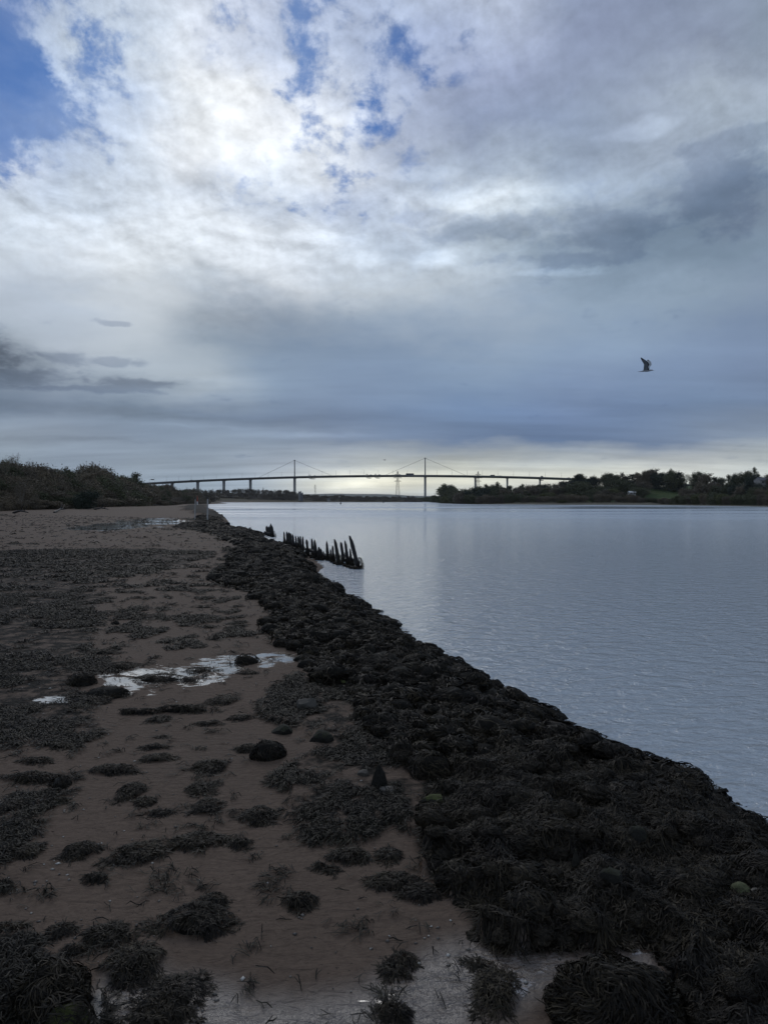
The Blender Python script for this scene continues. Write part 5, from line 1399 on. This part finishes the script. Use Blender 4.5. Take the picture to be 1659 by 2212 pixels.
# ------------------------------------------------------------------ houses
M_hw = mat('house_render', (.26, .255, .24), .8, .08, 1); M_slate = mat('slate_roof', (.09, .09, .10), .7, .15, 2); M_glass = mat('window_glass', (.03, .035, .04), .15, .1, 1)
def house(px, py, Y, wpx, hpx, lab, rz=0.1, name='house', wallm=None, roofm=None):
    X, _, z0 = at(px, py, Y); W_ = wpx / F * Y; H_ = hpx / F * Y; D_ = W_ * .7; wh = H_ * .6
    zg = float(hgrid(X, Y)); z0 = min(z0, z0)
    o = empty(name, (X, Y, z0), (0, 0, rz)); b = MB(); ext = max(0, z0 - zg + .5)
    b.box((0, 0, wh / 2 - ext / 2), (W_, D_, wh + ext)); b.add([(-W_/2, -D_/2, wh), (-W_/2, D_/2, wh), (-W_/2, 0, H_ - .05), (W_/2, -D_/2, wh), (W_/2, D_/2, wh), (W_/2, 0, H_ - .05)], [(0, 1, 2), (3, 5, 4)]); b.build('wall', wallm or M_hw, o)
    b = MB(); e_ = .3
    for s_ in (-1, 1):
        b.add([(-W_/2 - e_, s_ * (D_/2 + e_), wh - .15), (W_/2 + e_, s_ * (D_/2 + e_), wh - .15), (W_/2 + e_, 0, H_), (-W_/2 - e_, 0, H_), (-W_/2 - e_, s_ * (D_/2 + e_), wh + .05), (W_/2 + e_, s_ * (D_/2 + e_), wh + .05), (W_/2 + e_, 0, H_ + .2), (-W_/2 - e_, 0, H_ + .2)],
              [(0, 1, 2, 3), (4, 7, 6, 5), (0, 4, 5, 1), (0, 3, 7, 4), (1, 5, 6, 2)])
    rf = b.build('roof', roofm or M_slate, o)
    b = MB(); b.box((W_ * .3, 0, H_ + .5), (.9, .9, 1.6)); b.build('chimney', M_slate, rf)
    nw = max(2, int(W_ / 3))
    for k in range(nw):
        b = MB(); b.box((-W_/2 + W_ * (k + .5) / nw, -D_/2 - .03, wh * .5), (1.1, .08, min(1.3, wh * .5))); b.build('window', M_glass, o)
    tag(o, lab, 'house')
house(1650, 1046, rshoreY(1650) + 120, 34, 14, 'large pale house with a broad grey roof at the right edge')
house(1551, 1049, rshoreY(1551) + 128, 14, 7, 'small white house glimpsed between the trees on the right')
house(1586, 1049, rshoreY(1586) + 128, 13, 6, 'second white house glimpsed behind trees nearer the right edge')
house(1364, 1067, rshoreY(1364) + 62, 14, 5.5, 'little white roofed shelter at the left end of the green field', name='shelter', roofm=M_white)
house(648, 1066, 1246, 6, 4, 'whitish house by the left bridge tower')
house(710, 1081, 1238, 6, 4, 'tiny pale building on the far shore left of mid river')
house(652, 1070, 1242, 6, 5, 'smaller dark building right of the house by the left tower', wallm=M_slate)

# ------------------------------------------------------------------ gull
def g7(x, y, dy=0.0):   # bird drawing units to metres around the body centre
    k = .40 / 900; return ((x - 900) * k, dy, (1215 - y) * k)
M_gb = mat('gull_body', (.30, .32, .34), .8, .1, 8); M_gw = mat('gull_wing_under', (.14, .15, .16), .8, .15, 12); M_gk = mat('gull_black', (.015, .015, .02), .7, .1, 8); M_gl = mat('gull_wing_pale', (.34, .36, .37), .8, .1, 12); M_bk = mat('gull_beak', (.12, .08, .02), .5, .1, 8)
b = MB()
k = .40 / 900
sec = [(430,1236,4,14),(520,1240,14,34),(620,1236,24,40),(730,1220,44,58),(850,1214,62,72),(980,1212,66,72),(1080,1205,54,62),(1150,1198,40,46),(1200,1196,36,36),(1240,1208,26,26),(1268,1220,12,12)]
v = []; n = 12
for (x, y, rz_, ry_) in sec:
    c_ = g7(x, y)
    for j in range(n):
        a = 2 * PI * j / n; v.append((c_[0], math.cos(a) * ry_ * k, c_[2] + math.sin(a) * rz_ * k))
f = []
for i in range(len(sec) - 1):
    for j in range(n): f.append((i * n + j, i * n + (j + 1) % n, (i + 1) * n + (j + 1) % n, (i + 1) * n + j))
f.append(tuple(range(n))); b.add(v, f, 0)
b.tube([g7(1262, 1219), g7(1300, 1226), g7(1330, 1240)], [10 * k, 7 * k, 2 * k], 6, m=4)
for s_ in (-1, 1): c_ = g7(1212, 1190); b.box((c_[0], s_ * 32 * k, c_[2]), (9 * k, 8 * k, 9 * k), m=2)
def wing(rows_, sgn, mats_):
    """rows: (lead x,y, trail x,y, depth) from root to tip; gives a thin solid wing"""
    v = []; f = []; mi = []
    for (lx, ly, tx, ty, d) in rows_:
        for jj in range(5):
            u = jj / 4; x = lx + (tx - lx) * u; y = ly + (ty - ly) * u
            camb = (1 - (2 * u - 1) ** 2) * .014
            p = g7(x, y); th_ = .005 * (1 - u) + .0015
            v.append((p[0], sgn * d - th_ + sgn * camb, p[2])); v.append((p[0], sgn * d + th_ + sgn * camb, p[2]))
    for i in range(len(rows_) - 1):
        for jj in range(4):
            a = i * 10 + jj * 2
            for o_ in (0, 1): f.append((a + o_, a + 2 + o_, a + 12 + o_, a + 10 + o_)); mi.append(mats_[i] if jj else (2 if mats_[i] == 1 else mats_[i]))
        for e_ in (0, 8): a = i * 10 + e_; f.append((a, a + 1, a + 11, a + 10)); mi.append(mats_[i])
    a = (len(rows_) - 1) * 10; f.append((a, a + 2, a + 4, a + 6, a + 8, a + 9, a + 7, a + 5, a + 3, a + 1)); mi.append(2)
    base = len(b.v); b.v += v; b.f += [tuple(q_ + base for q_ in ff) for ff in f]; b.m += mi
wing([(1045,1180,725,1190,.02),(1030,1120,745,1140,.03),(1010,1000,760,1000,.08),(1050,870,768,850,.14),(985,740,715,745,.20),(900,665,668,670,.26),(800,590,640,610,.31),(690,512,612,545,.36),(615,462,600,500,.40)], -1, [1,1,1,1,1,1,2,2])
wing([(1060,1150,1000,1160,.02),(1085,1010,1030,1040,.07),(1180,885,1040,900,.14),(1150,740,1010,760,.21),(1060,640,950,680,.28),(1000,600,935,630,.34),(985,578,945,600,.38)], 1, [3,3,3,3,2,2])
Yg = 18.0; bx_, _, bz = at(1395.5, 801, Yg)
gull = b.build('seagull', [M_gb, M_gw, M_gk, M_gl, M_bk], None, loc=(bx_, Yg, bz), rot=(math.atan2(bz - CAM_H, math.hypot(bx_, Yg)), 0, -math.atan2(bx_, Yg)), sm=True); tag(gull, 'grey and white seagull with raised black-tipped wings flying over the river', 'bird')
# far bird
b = MB(); b.tube([(-.25, 0, 0), (0, 0, .02), (.22, 0, 0)], [.02, .07, .02], 6)
b.add([(-.08, 0, .04), (.08, 0, .04), (.05, .35, .16), (-.05, .35, .16), (-.12, .62, .06)], [(0, 1, 2, 3), (3, 2, 4)]); b.add([(-.08, 0, .04), (.08, 0, .04), (.05, -.35, .16), (-.05, -.35, .16), (-.12, -.62, .06)], [(0, 1, 2, 3), (3, 2, 4)])
X, Yf, Z = at(831, 994, 190); o = b.build('distant_bird', M_gk, None, loc=(X, Yf, Z), rot=(0, 0, .6), scale=(1.3, 1.3, 1.3)); tag(o, 'tiny dark bird high above the middle of the bridge', 'bird')

# ------------------------------------------------------------------ haze
USE_HAZE = True
if USE_HAZE:
    b = MB(); b.box((0, 5200, 62.5), (18000, 12000, 131)); o = b.build('haze', None)
    hm = bpy.data.materials.new('haze_air'); hm.use_nodes = True; t = hm.node_tree; t.nodes.clear()
    pv_ = N(t, 'ShaderNodeVolumePrincipled'); pv_.inputs['Color'].default_value = (.93, .96, 1, 1); pv_.inputs['Density'].default_value = .000035; pv_.inputs['Anisotropy'].default_value = 0.2
    ou = N(t, 'ShaderNodeOutputMaterial'); t.links.new(pv_.outputs[0], ou.inputs['Volume']); o.data.materials.append(hm)
    tag(o, 'thin pale haze over the river valley', 'haze', kind='stuff')
